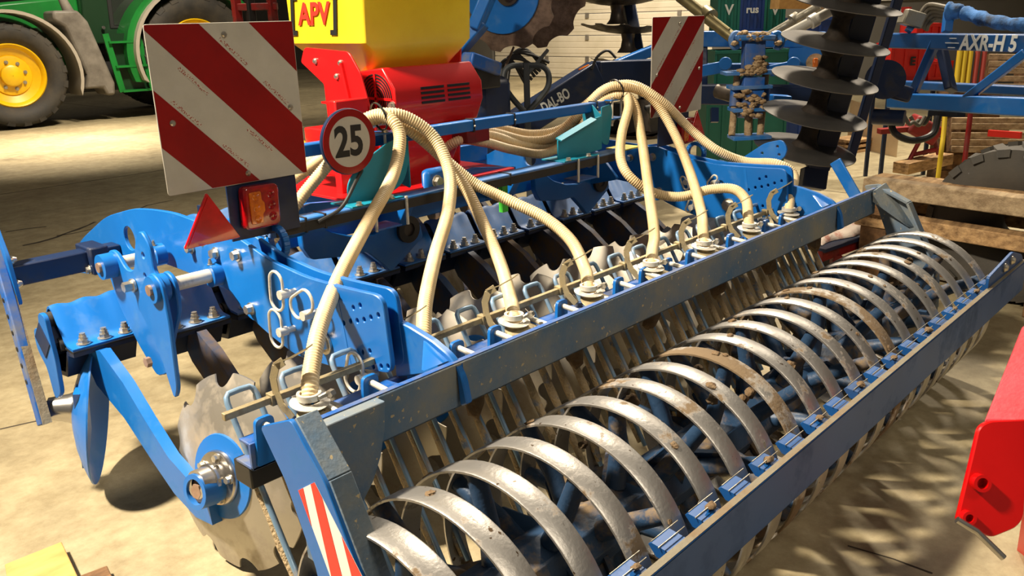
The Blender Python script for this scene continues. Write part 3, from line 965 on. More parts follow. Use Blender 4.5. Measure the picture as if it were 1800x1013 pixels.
# speed sign
cx, cz = 1.571, 1.160
sg = MB().lathe([(.001, 0), (.098, 0), (.1, .003), (.1, .012), (.096, .016), (.001, .016)], (cx, 2.143, cz), (0, -1, 0), 48)
sign = sg.build('speed_sign', 'navy', harrow)
sign['label'] = 'round 25 speed limit sign with red rim'
MB().lathe([(.076, 0), (.0975, 0), (.0975, .001), (.076, .001)], (cx, 2.1268, cz), (0, -1, 0), 48, close=True).build('red_rim', 'sign_red', sign)
MB().cyl((cx, 2.1268, cz), (cx, 2.1262, cz), .0765, n=48).build('white_face', 'sign_white', sign)
text('number_25', '25', .125, Matrix(((1, 0, 0, cx - .003), (0, 0, -1, 2.1258), (0, 1, 0, cz - .002), (0, 0, 0, 1))) @ Matrix.Rotation(math.radians(-1), 4, 'Z'), 'print_black', sign, off=.0038, sx=.86)
MB().ab((cx - .02, 2.143, cz - .04), (cx + .02, 2.25, cz)).build('sign_stay', 'navy', sign)

# ---- seed hoses
def H(l): return [ony(px, py, y) for px, py, y in l]


hoses = [
    [(475, 425, 2.33), (525, 353, 2.30), (580, 285, 2.28), (628, 222, 2.25), (662, 203, 2.21), (690, 213, 2.16), (703, 245, 2.12), (690, 310, 2.06), (650, 385, 1.95), (600, 480, 1.80), (564, 570, 1.66), (549, 640, 1.58), None],
    [(470, 345, 2.45), (530, 305, 2.40), (600, 250, 2.31), (640, 212, 2.25), (680, 200, 2.19), (722, 210, 2.15), (765, 245, 2.10), (790, 305, 2.02), (788, 370, 1.92), (765, 450, 1.78), (748, 530, 1.64), None],
    [(480, 312, 2.52), (560, 275, 2.42), (630, 225, 2.28), (672, 208, 2.23), (715, 225, 2.19), (770, 270, 2.13), (815, 325, 2.05), (850, 395, 1.93), (880, 465, 1.78), (897, 525, 1.64), None],
    [(490, 290, 2.60), (570, 262, 2.46), (640, 222, 2.32), (680, 210, 2.26), (728, 234, 2.22), (790, 288, 2.16), (838, 325, 2.10), (900, 355, 1.98), (960, 385, 1.86), (1005, 425, 1.74), (1029, 475, 1.62), None],
    [(740, 300, 2.72), (800, 250, 2.56), (850, 250, 2.52), (900, 263, 2.50), (955, 270, 2.45), (1005, 245, 2.39), (1045, 190, 2.30), (1080, 168, 2.23), (1113, 172, 2.17), (1152, 466, 1.56)],
    [(740, 295, 2.75), (800, 243, 2.60), (860, 238, 2.56), (920, 255, 2.52), (975, 256, 2.46), (1025, 212, 2.37), (1062, 170, 2.28), (1093, 160, 2.22)],
    [(740, 280, 2.80), (800, 236, 2.64), (860, 232, 2.58), (925, 247, 2.52), (975, 240, 2.45), (1020, 200, 2.36), (1058, 160, 2.27), (1095, 151, 2.20), (1145, 172, 2.12), (1183, 230, 2.02), (1212, 300, 1.88), (1232, 370, 1.70), None],
    [(740, 270, 2.85), (800, 228, 2.70), (870, 226, 2.62), (935, 236, 2.55), (990, 225, 2.46), (1030, 185, 2.36), (1070, 155, 2.27), (1115, 150, 2.18), (1165, 180, 2.08), (1212, 226, 2.02), (1260, 264, 1.90), (1310, 284, 1.80), (1365, 288, 1.66), (1395, 308, 1.59), None],
]
hoses[4] = hoses[4][:8] + [(1112, 178, 2.17), (1127, 240, 2.08), (1141, 340, 1.86), (1150, 410, 1.68), None]
hoses[5] = hoses[5] + [(1105, 185, 2.16), (1093, 235, 2.12), (1091, 280, 2.06), (1108, 312, 2.0), (1147, 338, 1.93), (1195, 346, 1.85), (1250, 333, 1.76), (1290, 333, 1.67), (1311, 352, 1.60), None]
endx = {0: 0, 1: 1, 2: 2, 3: 3, 4: 4, 5: 6, 6: 5, 7: 7}
for i, l in enumerate(hoses):
    pts = H([p for p in l if p])
    x = HOSE_X[endx[i]]
    e_ = V((x, 1.52, .703)); pr = pts[-1]
    pts += [e_.lerp(pr, .35) + V((0, 0, .012)), e_] if (pr - e_).length > .09 else [e_]
    ribbed_hose('seed_hose', pts, .0205, 'hose', harrow)
for p in (ony(666, 205, 2.21), ony(1082, 158, 2.23)):
    MB().lathe([(.044, -.003), (.047, -.003), (.047, .003), (.044, .003)], p, (1, -.15, .25), 28, close=True).build('hose_tie', 'black', harrow)


# ---- notched discs, arms and clamps
def disc_mesh(name, R, dish, notches=9, nd=.030, nw=.115, n=216, mats=('disc_steel',)):
    """axis = local x, bulging towards -x"""
    mb = MB(); rad = [.12, .35, .6, .8, .92, 1.0]
    rows = []
    for side in (0, 1):
        for f in (rad if side == 0 else rad[::-1]):
            row = []
            for i in range(n):
                a = 2 * PI * i / n
                Ro = R
                if notches:
                    da = (a % (2 * PI / notches)) - PI / notches
                    if abs(da) < nw: Ro = R - nd * math.sqrt(max(0, 1 - (da / nw) ** 2))
                r = f * Ro
                x = -dish * (1 - (r / R) ** 2) + (.0025 if side == 0 else -.0025)
                row.append(V((x, math.cos(a) * r, math.sin(a) * r)))
            rows.append(row)
    m = len(rows); vs = sum(rows, [])
    fs = [(k * n + i, k * n + (i + 1) % n, (k + 1) % m * n + (i + 1) % n, (k + 1) % m * n + i) for k in range(m) for i in range(n)]
    mb.add(vs, fs)
    me = mb.mesh(name, 50)
    for t in mats: me.materials.append(MATS[t])
    return me


DISC = disc_mesh('notched_disc', .285, .055, 10, .040, .135)
hub = MB().lathe([(.02, -.135), (.040, -.135), (.042, -.10), (.047, -.098), (.047, -.088), (.041, -.086), (.041, -.074), (.075, -.072), (.078, -.066), (.078, -.058), (.02, -.055)], (0, 0, 0), (1, 0, 0), 32)
hub_me = hub.mesh('hub'); hub_me.materials.append(MATS['bright_steel'])
bkp = MB().lathe([(.02, -.062), (.120, -.053), (.122, -.046), (.118, -.040), (.02, -.048)], (0, 0, 0), (1, 0, 0), 40)
bkp_me = bkp.mesh('backing_plate'); bkp_me.materials.append(MATS['blue'])
boss = MB().pipe((-.20, 0, 0), (-.125, 0, 0), .050, .036, 28)
boss_me = boss.mesh('arm_boss'); boss_me.materials.append(MATS['blue'])
bend = MB().cyl((-.185, 0, 0), (-.13, 0, 0), .034, n=20).cyl((-.196, 0, 0), (-.185, 0, 0), .022, n=6)
bend_me = bend.mesh('axle_nut'); bend_me.materials.append(MATS['copper'])
PSI, TILT = math.radians(-8), math.radians(-10)
DROT = Matrix.Rotation(-PSI, 4, 'Z') @ Matrix.Rotation(TILT * -1, 4, 'Y')
# arm, in the plane x = 0, from clamp (y 2.62) to boss
aup = [(2.60, .555), (2.50, .505), (2.40, .43), (2.30, .345), (2.20, .295), (2.10, .275)]
alo = [(2.08, .185), (2.18, .175), (2.30, .20), (2.40, .245), (2.52, .335), (2.66, .43), (2.72, .52)]
arm_me = MB().prism(aup + alo, YZ(0), -.017, .017).mesh('disc_arm', 30)
mat('arm_mud_shade', (.012, .035, .09, 1), .6, dirt=srgb(92, 74, 54), amt=.50, scale=9, hard=.12)  # mud over a base darkened for the shade under the frame
arm_me.materials.append(MATS['arm_mud_shade'])
aup2 = [(2.56, .560), (2.42, .49), (2.30, .40), (2.18, .32), (2.06, .285), (1.97, .275)]
alo2 = [(1.96, .185), (2.06, .170), (2.18, .20), (2.30, .265), (2.46, .36), (2.64, .42), (2.72, .52)]
arm_new = MB().prism(aup2 + alo2, YZ(0), -.017, .017).mesh('disc_arm', 30); arm_new.materials.append(MATS['blue'])


# upper clamp: bent sheet over the square rubber-sprung tube
def clamp_mesh(wv=.004):
    mb = MB(); n = 17; L = .222
    prof = [(0, 0), (.045, 0.003), (.064, .014), (.122, .104), (.140, .114), (.155, .110), (.225, .028), (.24, .015), (.275, .010)]
    rows = []
    for i in range(n):
        u = -L / 2 + L * i / (n - 1)
        row = []
        for j, (y, z) in enumerate(prof):
            k = wv * math.sin(i / (n - 1) * PI * 5) if j in (3, 4, 5) else 0
            row.append(V((u, y, z + k)))
        rows.append(row)
    top = rows
    m = len(prof)
    vs = sum(top, []) + [v + V((0, 0, -.008)) for v in sum(top, [])]
    N = n * m
    fs = []
    for i in range(n - 1):
        for j in range(m - 1):
            a = i * m + j
            fs.append((a, a + 1, a + m + 1, a + m)); fs.append((N + a, N + a + m, N + a + m + 1, N + a + 1))
    for j in range(m - 1):
        fs.append((j, N + j, N + j + 1, j + 1)); a = (n - 1) * m + j; fs.append((a, a + 1, N + a + 1, N + a))
    for i in range(n - 1):
        a = i * m; fs.append((a, a + m, N + a + m, N + a)); a = i * m + m - 1; fs.append((a, N + a, N + a + m, a + m))
    mb.add(vs, fs)
    return mb.mesh('clamp_cover', 32)


cl_me = clamp_mesh(); cl_me.materials.append(MATS['blue_light'])
cl_blue = cl_me.copy(); cl_blue.materials.clear(); cl_blue.materials.append(MATS['blue'])
lo = MB()
lo.prism([(0, -.012), (.045, -.012), (.06, -.022), (.10, -.10), (.17, -.11), (.225, -.03), (.275, -.012), (.275, -.022), (.23, -.045), (.175, -.125), (.09, -.115), (.05, -.032), (0, -.026)], YZ(0), -.111, .111)
lo_me = lo.mesh('clamp_lower'); lo_me.materials.append(MATS['navy'])
gk = MB().ab((-.112, -.004, -.013), (.112, .08, -.007)); gk_me = gk.mesh('rubber_strip'); gk_me.materials.append(MATS['black'])
rub = MB().cyl((-.128, .142, .070), (.128, .142, .070), .026, n=16); rub.cyl((-.122, .085, .0), (.122, .085, .0), .022, n=16)
rub.cyl((-.122, .21, -.01), (.122, .21, -.01), .022, n=16)
rub_me = rub.mesh('rubber_cord'); rub_me.materials.append(MATS['rubber'])


def disc_unit(x, y0, z0, new=False, near=False, dy=0, hubs=True, off=None):
    """clamp flange rear edge at (x, y0, z0)"""
    T = Matrix.Translation(V((x, y0, z0)))
    c = link('clamp_cover', cl_blue if new else cl_me, None, harrow, T)
    for dx in (-.066, 0, .066):
        bolt((x + dx, y0 + .028, z0 + .002), (0, 0, 1), c, 'nut', .0145, .016, name='nut')
    link('rubber_strip', gk_me, None, c, T)
    link('clamp_lower', lo_me, None, c, T)
    link('rubber_cord', rub_me, None, c, T)
    A = Matrix.Translation(V((x + (0 if off is None else off), y0 - 2.60, z0 - .572)))
    ar = link('disc_arm', arm_new if near else arm_me, None, harrow, A)
    hy, hz = (2.06 if near else y0 - 2.60 + 2.075), .295
    D = Matrix.Translation(V((x + (.05 if off is None else .05), hy, hz))) @ DROT
    link('notched_disc', DISC, None, ar, D @ Matrix.Rotation(random.random() * 6 if not near else 1.02, 4, 'X'))
    if hubs:
        link('hub', hub_me, None, ar, D); link('backing_plate', bkp_me, None, ar, D)
        link('arm_boss', boss_me, None, ar, D @ Matrix.Translation(V((.06, 0, -.02)))); link('axle_nut', bend_me, None, ar, D @ Matrix.Translation(V((.06, 0, -.02))))
        for j in range(5):
            a = 2 * PI * j / 5 + .4
            p = D @ V((-.072, math.cos(a) * .061, math.sin(a) * .061))
            bolt(p, (D.to_3x3() @ V((-1, 0, 0))), ar, 'hex', .010, .012)
    return c


# main rear row
for k in range(11):
    disc_unit(1.235 + .25 * k, 2.575, .566, near=False)
# the outermost unit, on its own swinging link
outer = disc_unit(.985, 2.695, .556, new=True, near=True, off=-.03)
# torsion tubes
tq = MB()
M45 = Matrix.Rotation(PI / 4, 4, 'X')
tq.box((2.55, 2.715, .575), (2.78, .085, .085), M45)
tq.build('rear_torsion_tube', 'navy', harrow)
MB().box((.985, 2.835, .566), (.30, .085, .085), M45).build('outer_torsion_tube', 'navy', harrow)
# lobed end cap of the outer tube
lob = rounded([(2.78, .66, .02), (2.83, .66, .02), (2.85, .60, .01), (2.905, .59, .03), (2.91, .52, .03), (2.85, .47, .02), (2.83, .36, .03), (2.77, .40), (2.76, .52), (2.775, .60)], .02)
plate('tube_end_cap', lob, [], .014, YZ(.845), 'blue', harrow)
# front row, mostly hidden under the frame
MB().box((2.62, 3.62, .60), (2.0, .085, .085), M45).build('front_torsion_tube', 'navy', harrow)
for k in range(11):
    x = 1.10 + .25 * k
    if x < 1.75: continue
    T = Matrix.Translation(V((x, 3.45, .59)))
    c = link('clamp_cover', cl_me, None, harrow, T)
    link('clamp_lower', lo_me, None, c, T)
    ar = link('disc_arm', arm_me, None, harrow, Matrix.Translation(V((x, 3.45 - 2.60, .02))))
    D = Matrix.Translation(V((x - .03, 2.93, .30))) @ Matrix.Rotation(PSI, 4, 'Z') @ Matrix.Rotation(TILT, 4, 'Y') @ Matrix.Rotation(PI, 4, 'Z')
    link('notched_disc', DISC, None, ar, D @ Matrix.Rotation(random.random() * 6, 4, 'X'))

# ---- frame between the rows
fr = MB().ab((1.40, 2.52, .760), (3.30, 2.62, .845))
fr.build('main_cross_tube', 'blue', harrow, bev=.006)
MB().ab((1.90, 3.30, .76), (3.36, 3.42, .86)).build('front_cross_tube', 'blue', harrow, bev=.006)
BY = 2.47
bpx = [(957, 309), (968, 318), (991, 325), (1014, 324), (1030, 313), (1040, 303), (1056, 303), (1064, 313), (1066, 330), (1029, 376), (1022, 365), (1004, 345), (985, 350), (946, 352), (938, 335), (937, 312)]
bpts = [ony(px, py, BY) for px, py in bpx]
bc = ony(1049.4, 317.5, BY); bc1 = ony(711, 401.7, BY)
for dx, dz in ((0, 0), (bc1.x - bc.x, bc1.z - bc.z)):
    pg = rounded([(p.x + dx, p.z + dz) for p in bpts], .012)
    p = plate('frame_bracket', pg, [circ(bc.x + dx, bc.z + dz, .028, 18)], .03, XZ(BY), 'blue', harrow, bev=.003)
    c_ = V((bc.x + dx, BY, bc.z + dz))
    MB().pipe(c_ + V((0, -.03, 0)), c_ + V((0, .05, 0)), .052, .026).build('pivot_bush', 'rubber', p)
    MB().cyl(c_ + V((0, -.022, 0)), c_ + V((0, .04, 0)), .026, n=18).build('pivot_pin', 'dark_steel', p)
for x, y, z in ((1.42, 2.40, .86), (3.20, 2.42, .80)):
    p = MB().prism(rounded([(2.30, .78), (2.62, .70), (2.66, .88), (2.42, .90)], .02), YZ(x), -.01, .01).build('frame_gusset', 'blue', harrow, bev=.003)
    bolt((x - .012, 2.46, .84), (-1, 0, 0), p, 'hex', .016, .02); bolt((x - .012, 2.58, .80), (-1, 0, 0), p, 'hex', .012, .015)
MB().ab((2.30, 2.19, .80), (2.33, 2.21, .90)).build('hydraulic_label', 'green_label', harrow)
# longitudinal frame plates carrying the seeder
for x in (1.98, 2.56):
    MB().prism([(2.35, .86), (3.45, .86), (3.45, .78), (3.2, .74), (2.40, .78)], YZ(x), -.02, .02).build('long_beam', 'blue', harrow, bev=.004)
MB().prism([(1.45, .83), (1.75, .83), (1.90, .90), (1.60, .93), (1.45, .90)], XZ(2.42), -.01, .01).build('cross_web', 'blue', harrow)
MB().prism([(2.10, .84), (2.66, .84), (2.66, .90), (2.42, .93), (2.16, .90)], XZ(2.46), -.01, .01).build('cross_web', 'blue', harrow)
for x, z in ((1.52, .885), (2.16, .92)):
    bl = MB().ab((x - .05, 2.40, z - .06), (x + .06, 2.44, z + .05)).build('pivot_lug', 'blue', harrow, bev=.02)
    bolt((x, 2.40, z), (0, -1, 0), bl, 'hex', .018, .02)
# black cable over the rail
MB().tube(spline([ony(560, 390, 2.14), ony(600, 365, 2.13), ony(625, 320, 2.16), ony(640, 290, 2.22), ony(650, 260, 2.24)], 8), .006, 8).build('lamp_cable', 'cable', harrow)

# ---- swinging link of the outer unit
for (y, z, xe) in ((2.325, .797, .99), (2.688, .797, 1.0)):
    r = MB().cyl((xe + .01, y, z), (1.20, y, z), .021, n=18).build('hinge_rod', 'galv', harrow)
    MB().cyl((xe - .012, y, z), (xe + .015, y, z), .016, n=16).build('rod_end', 'copper', r)
    MB().pipe((xe - .004, y, z), (xe + .04, y, z), .040, .0165, 24).build('hinge_boss', 'blue', r)
    MB().pipe((1.165, y, z), (1.20, y, z), .036, .0215, 24).build('hinge_boss', 'blue', r)
    bolt((1.172, y - .004, z + .034), (0, 0, 1), r, 'nut', .006, .008, name='grease_nipple')
linkpoly = [(2.72, .835, .03), (2.66, .845, .03), (2.60, .79, .04), (2.54, .80, .04), (2.50, .90, .03), (2.455, .945, .03), (2.41, .90, .03), (2.41, .82, .04), (2.37, .80), (2.34, .84, .03), (2.29, .825, .03), (2.28, .74, .04), (2.36, .62, .03), (2.42, .50), (2.50, .47, .02), (2.60, .55, .03), (2.70, .66, .03), (2.74, .76, .03)]
p1 = plate('hinge_plate', rounded(linkpoly, .03), [circ(2.46, .865, .012), circ(2.47, .80, .011)], .014, YZ(1.045), 'blue', harrow, bev=.003)
bolt((1.036, 2.555, .755), (-1, 0, 0), p1, 'hex', .016, .03)
p2poly = [(2.40, .80, .04), (2.33, .845, .03), (2.28, .82, .03), (2.272, .70), (2.285, .50, .02), (2.31, .46, .02), (2.36, .60, .04), (2.46, .72)]
plate('hinge_plate', rounded(p2poly, .02), [], .014, YZ(1.005), 'blue', harrow, bev=.003)
MB().cyl((.985, 2.44, .545), (1.0, 2.44, .545), .016, n=6).build('link_bolt', 'copper', harrow)

# ---- sliding side disc
MB().ab((.855, 3.065, .692), (1.22, 3.135, .765)).build('slide_tube', 'navy', harrow, bev=.006)
MB().ab((1.10, 3.035, .680), (1.165, 3.165, .778)).build('slide_sleeve', 'navy', harrow, bev=.006)
bolt((1.098, 3.06, .70), (-1, 0, 0), harrow, 'hex', .012, .012)
hp = plate('hanger_plate', rounded([(3.02, .64), (3.12, .64), (3.15, .76), (3.17, .90), (3.12, .93), (3.05, .80)], .02), [], .014, YZ(.85), 'blue', harrow)
for y, z in ((3.06, .705), (3.07, .785)): bolt((.858, y, z), (1, 0, 0), hp, 'cap', .016, .02)
hb = MB().bar((.835, 3.12, .84), (.80, 2.865, .275), .030, .045, up=(0, 1, 0)).build('hanger_bar', 'blue_worn', harrow, bev=.004)
MB().bar((.838, 3.088, .80), (.804, 2.842, .285), .028, .006, up=(0, 1, 0)).build('rubbed_face', 'dust', hb)
for i in range(7):
    f = .22 + .09 * i; q = V((.835, 3.12, .84)).lerp(V((.80, 2.865, .275)), f)
    MB().cyl(q + V((-.017, .004, 0)), q + V((-.0145, .004, 0)), .008, n=10).build('adjust_hole', 'black', hb)
sdm = Matrix.Translation(V((.965, 2.835, .285))) @ Matrix.Rotation(math.radians(-30), 4, 'Z') @ Matrix.Rotation(math.radians(8), 4, 'Y')
sd = link('side_disc', disc_mesh('side_disc', .255, .075, 0, mats=('blue',)), None, harrow, sdm)
sd['label'] = 'plain blue side disc on a hanging bar'
hubp = MB().lathe([(.02, -.155), (.036, -.152), (.048, -.09), (.055, -.075), (.055, -.066), (.02, -.06)], (0, 0, 0), (1, 0, 0), 24); hm = hubp.mesh('hub'); link('hub', hm, 'bright_steel', sd, sdm)
link('axle_nut', MB().cyl((-.185, 0, 0), (-.155, 0, 0), .026, n=6).mesh('axle_nut'), 'copper', sd, sdm)
link('side_fin', MB().prism([(-.17, .12), (-.02, .13), (.05, -.10), (-.03, -.21)], sdm @ YZ(0), -.05, -.03).mesh('side_fin'), 'blue', sd)

# ================================================================== pneumatic seeder
seed = thing('pneumatic_seeder', (2.28, 2.85, .90), 'yellow hopper seeder with red blower mounted on the disc harrow', 'seeder')


def loft(sections, n_c=5):
    """sections: (x0,x1,y0,y1,z,r) rounded rectangles stacked"""
    rows = []
    for (x0, x1, y0, y1, z, r) in sections:
        pts = rounded([(x0, y0, r), (x1, y0, r), (x1, y1, r), (x0, y1, r)], r, n_c)
        rows.append([V((p[0], p[1], z)) for p in pts])
    mb = MB(); n = len(rows[0])
    vs = sum(rows, [])
    fs = [(k * n + i, k * n + (i + 1) % n, (k + 1) * n + (i + 1) % n, (k + 1) * n + i) for k in range(len(rows) - 1) for i in range(n)]
    fs += [tuple(range(n - 1, -1, -1)), tuple(range((len(rows) - 1) * n, len(rows) * n))]
    return mb.add(vs, fs)


hp_ = loft([(2.14, 2.42, 2.72, 2.95, 1.27, .03), (2.10, 2.50, 2.66, 3.00, 1.325, .04), (2.05, 2.55, 2.61, 3.05, 1.395, .04), (2.02, 2.575, 2.595, 3.08, 1.43, .03), (2.02, 2.58, 2.59, 3.09, 1.62, .03), (2.00, 2.60, 2.57, 3.11, 1.92, .03), (2.05, 2.55, 2.62, 3.06, 1.97, .04), (2.2, 2.4, 2.75, 2.95, 1.99, .04)])
hop = hp_.build('hopper', 'yellow', seed, bev=.006)
LM = Matrix(((0, 0, -1, 2.0165), (-1, 0, 0, 2.895), (0, 1, 0, 1.535), (0, 0, 0, 1)))
# logo: bracket pair and letters on the side facing -x (reads along -y)
text('letters', 'APV', .115, LM @ Matrix.Translation(V((.0, 0, .0012))), 'sticker_red', hop, off=.003, shear=.10, sx=.98, ext=.0008)
for sgn in (-1, 1):
    bk = MB(); xo = sgn * .150; k_ = .12
    bk.prism([(xo - sgn * t_ + k_ * w, w) for t_, w in ((0, -.075), (0, .075), (.040, .075), (.040, .056), (.020, .056), (.020, -.056), (.040, -.056), (.040, -.075))], LM, -.001, .0022)
    bk.build('logo_bracket', 'print_black', hop)
# mounting plate (red) on the near side
mpoly = [(2.60, 1.325), (2.66, 1.40, .02), (2.94, 1.415, .02), (2.97, 1.36), (2.83, 1.28), (2.81, .90), (2.57, .90), (2.50, 1.02)]
mpl = plate('mount_plate', rounded(mpoly, .01), [], .008, YZ(1.995), 'red', seed)
for y, z in ((2.71, 1.36), (2.87, 1.365), (2.74, 1.31)): bolt((1.99, y, z), (-1, 0, 0), mpl, 'cap', .012, .010)
MB().bar((1.975, 2.62, 1.21), (1.975, 2.80, 1.215), .05, .008).build('ledge', 'red', mpl)
MB().bar((1.985, 2.70, 1.36), (1.985, 2.60, .95), .012, .012).build('rib', 'red', mpl)
MB().prism([(2.66, 1.39), (2.94, 1.40), (2.95, 1.36), (2.83, 1.28), (2.81, .90), (2.70, .90), (2.68, 1.2)], YZ(2.57), -.004, .004).build('mount_plate', 'red', seed)
lb = MB().ab((1.86, 2.58, .96), (1.99, 2.80, 1.13)); lb.ab((1.84, 2.56, .90), (1.99, 2.60, 1.24)); lb.build('meter_box', 'red', seed, bev=.006)
# blower with guard
fx0, fx1, fy0, fz = 2.08, 2.545, 2.52, 1.225
prof = [(fy0 + .035, fz - .115), (fy0 + .19, fz - .115), (fy0 + .23, fz - .02), (fy0 + .20, fz + .10), (fy0 + .06, fz + .115), (fy0, fz + .04), (fy0 - .005, fz - .03)]
fb = MB().prism(prof, YZ(0), fx0, fx1).build('blower_cover', 'red', seed, bev=.006)
gc = V((fx0 - .002, fy0 + .105, fz + .0))
for i in range(7):
    r = .018 + i * .0115
    MB().lathe([(r, -.001), (r + .0052, -.001), (r + .0052, .001), (r, .001)], gc, (1, 0, 0), 36, close=True).build('guard_slot', 'black', fb)
cr_ = MB().box(gc + V((-.002, 0, 0)), (.003, .185, .010)); cr_.box(gc + V((-.002, 0, 0)), (.003, .010, .185)); cr_.build('guard_cross', 'red', fb)
for i in range(4):
    for (u0, u1) in ((fx0 + .13, fx0 + .25), (fx0 + .27, fx0 + .39)):
        z = fz + .028 - i * .018; y = fy0 - .0045 + .0
        dy = (0 if z < fz - .03 else (z - fz + .03) / .07 * .005)
        MB().ab((u0, fy0 + dy - .008, z), (u1, fy0 + dy + .004, z + .009)).build('vent_slot', 'black', fb)
for y, z in ((2.51, 1.205), (2.535, 1.165)): bolt((2.06, y, z), (-1, 0, 0), fb, 'hex', .012, .012)
bk2 = plate('blower_bracket', rounded([(2.495, 1.215), (2.52, 1.225), (2.555, 1.155), (2.53, 1.145)], .008), [], .006, YZ(2.065), 'red', fb)
MB().prism([(2.16, 1.11), (2.50, 1.11), (2.46, 1.0), (2.40, .90), (2.10, .90), (2.10, 1.06)], XZ(2.62), -.03, .03).build('outlet_box', 'red', seed, bev=.006)
MB().ab((1.78, 2.42, .895), (2.62, 3.0, .905)).build('platform', 'red', seed, bev=.002)
MB().ab((1.78, 2.415, .872), (2.62, 2.43, .896)).build('platform_edge', 'black', seed)
MB().ab((2.43, 2.50, 1.02), (2.56, 2.60, 1.09)).build('motor_mount', 'red_dark', seed, bev=.004)
MB().tube(spline([(1.86, 2.95, 1.13), (1.84, 2.90, 1.12), (1.86, 2.80, 1.05)], 6), .02, 10).build('pressure_pipe', 'yellow_pipe', seed)


def onz(px, py, z):
    d = ray(px, py)
    return CAM + d * ((z - CAM.z) / d.z)


# ================================================================== green tractor
PF, PR = V((4.84, 15.12, 0)), V((7.92, 14.89, 0))
TU = (PR - PF).normalized()                 # nose -> tail
TV = V((TU.y, -TU.x, 0))                    # towards the near side
TM = Matrix(((TU.x, TV.x, 0, PF.x), (TU.y, TV.y, 0, PF.y), (0, 0, 1, 0), (0, 0, 0, 1)))   # local x back, y near side, z up
tractor = thing('tractor', PF.lerp(PR, .5), 'green tractor with yellow wheel rims parked at the back left', 'tractor')


def tyre(R, W, Ri, lugs, lug_h, M, mt, name, parent, lug_m=None):
    h = W / 2
    prof = [(Ri, -h * .62), (Ri + (R - Ri) * .35, -h * .98), (Ri + (R - Ri) * .7, -h), (R - lug_h * 1.1, -h * .86), (R - lug_h, -h * .4), (R - lug_h, h * .4), (R - lug_h * 1.1, h * .86), (Ri + (R - Ri) * .7, h), (Ri + (R - Ri) * .35, h * .98), (Ri, h * .62)]
    mb = MB().lathe(prof, (0, 0, 0), (0, 1, 0), 64, close=True)
    mb.v = [tuple(M @ V(p)) for p in mb.v]
    t = mb.build(name, mt, parent, sharp=50)
    lm = MB()
    for i in range(lugs):
        for sgn in (-1, 1):
            a0 = 2 * PI * (i + (.5 if sgn > 0 else 0)) / lugs
            da = 2 * PI / lugs
            P = lambda a, y, r: V((math.cos(a) * r, y, math.sin(a) * r))
            q = [(a0, sgn * h * .02), (a0 + da * .34, sgn * h * .02), (a0 + da * 1.0, sgn * h * .95), (a0 + da * .55, sgn * h * .98)]
            top = [P(a, y, R) for a, y in q]; bot = [P(a, y, R - lug_h * 1.5) for a, y in q]
            top[2] = P(q[2][0], sgn * h * .93, R - lug_h * .9); top[3] = P(q[3][0], sgn * h * .95, R - lug_h * .9)
            bot[2] = P(q[2][0], sgn * h * 1.0, R - lug_h * 2.6); bot[3] = P(q[3][0], sgn * h * 1.02, R - lug_h * 2.6)
            lm.add(bot + top, [(3, 2, 1, 0), (4, 5, 6, 7), (0, 1, 5, 4), (1, 2, 6, 5), (2, 3, 7, 6), (3, 0, 4, 7)])
    lm.v = [tuple(M @ V(p)) for p in lm.v]
    lo_ = lm.build('tread_lugs', lug_m or mt, t, sharp=20)
    return t


def wheel(cx, R, W, Ri, y, parent):
    M = TM @ Matrix.Translation(V((cx, y, R)))
    t = tyre(R, W, Ri, 20, .045, M, 'tyre', 'tyre', parent)
    h = W / 2
    prof = [(Ri + .01, h * .55), (Ri - .02, h * .66), (Ri - .05, h * .58), (Ri - .075, h * .40), (Ri * .62, h * .22), (Ri * .60, h * .30), (Ri * .50, h * .34), (Ri * .34, h * .36), (Ri * .32, h * .62), (Ri * .26, h * .68), (.005, h * .70)]
    mb = MB().lathe(prof, (0, 0, 0), (0, 1, 0), 48); mb.v = [tuple(M @ V(p)) for p in mb.v]
    rim = mb.build('rim', 'rim_yellow', t)
    for j in range(8):
        a = 2 * PI * j / 8 + .2
        bolt(M @ V((math.cos(a) * Ri * .42, h * .36, math.sin(a) * Ri * .42)), TM.to_3x3() @ V((0, 1, 0)), t, 'hex', .022, .03, name='wheel_nut')


wheel(0, .83, .56, .50, -.28, tractor)
wheel(0, .83, .56, .50, -2.1, tractor)
wheel(3.08, 1.04, .68, .60, -.34, tractor)
wheel(3.08, 1.04, .68, .60, -2.1, tractor)


def tprism(poly, y0, y1, name, m, parent=tractor, bev=0):
    M = TM @ Matrix(((1, 0, 0, 0), (0, 0, 1, 0), (0, 1, 0, 0), (0, 0, 0, 1)))
    return MB().prism(poly, M, y0, y1).build(name, m, parent, bev=bev)


tprism([(-1.2, .95), (-1.35, 1.2), (-1.25, 1.65), (.2, 1.95), (1.35, 2.05), (1.35, 1.0), (.9, .85)], -1.75, -.72, 'bonnet', 'green', bev=.05)
tprism([(-.95, 1.35), (1.2, 1.62), (1.2, 1.25), (-.9, 1.05)], -.72, -.70, 'bonnet_grille', 'green_dark')
tprism([(-.8, .45), (3.3, .45), (3.3, .95), (-.8, .95)], -1.6, -.85, 'chassis', 'black')
# front fender arc
arc = [(math.cos(a) * 1.02, .83 + math.sin(a) * 1.0) for a in [math.radians(t) for t in range(-22, 121, 8)]]
arc2 = [(math.cos(a) * .97, .83 + math.sin(a) * .95) for a in [math.radians(t) for t in range(120, -23, -8)]]
tprism(arc + arc2, -.62, .03, 'front_fender', 'grey_fender')
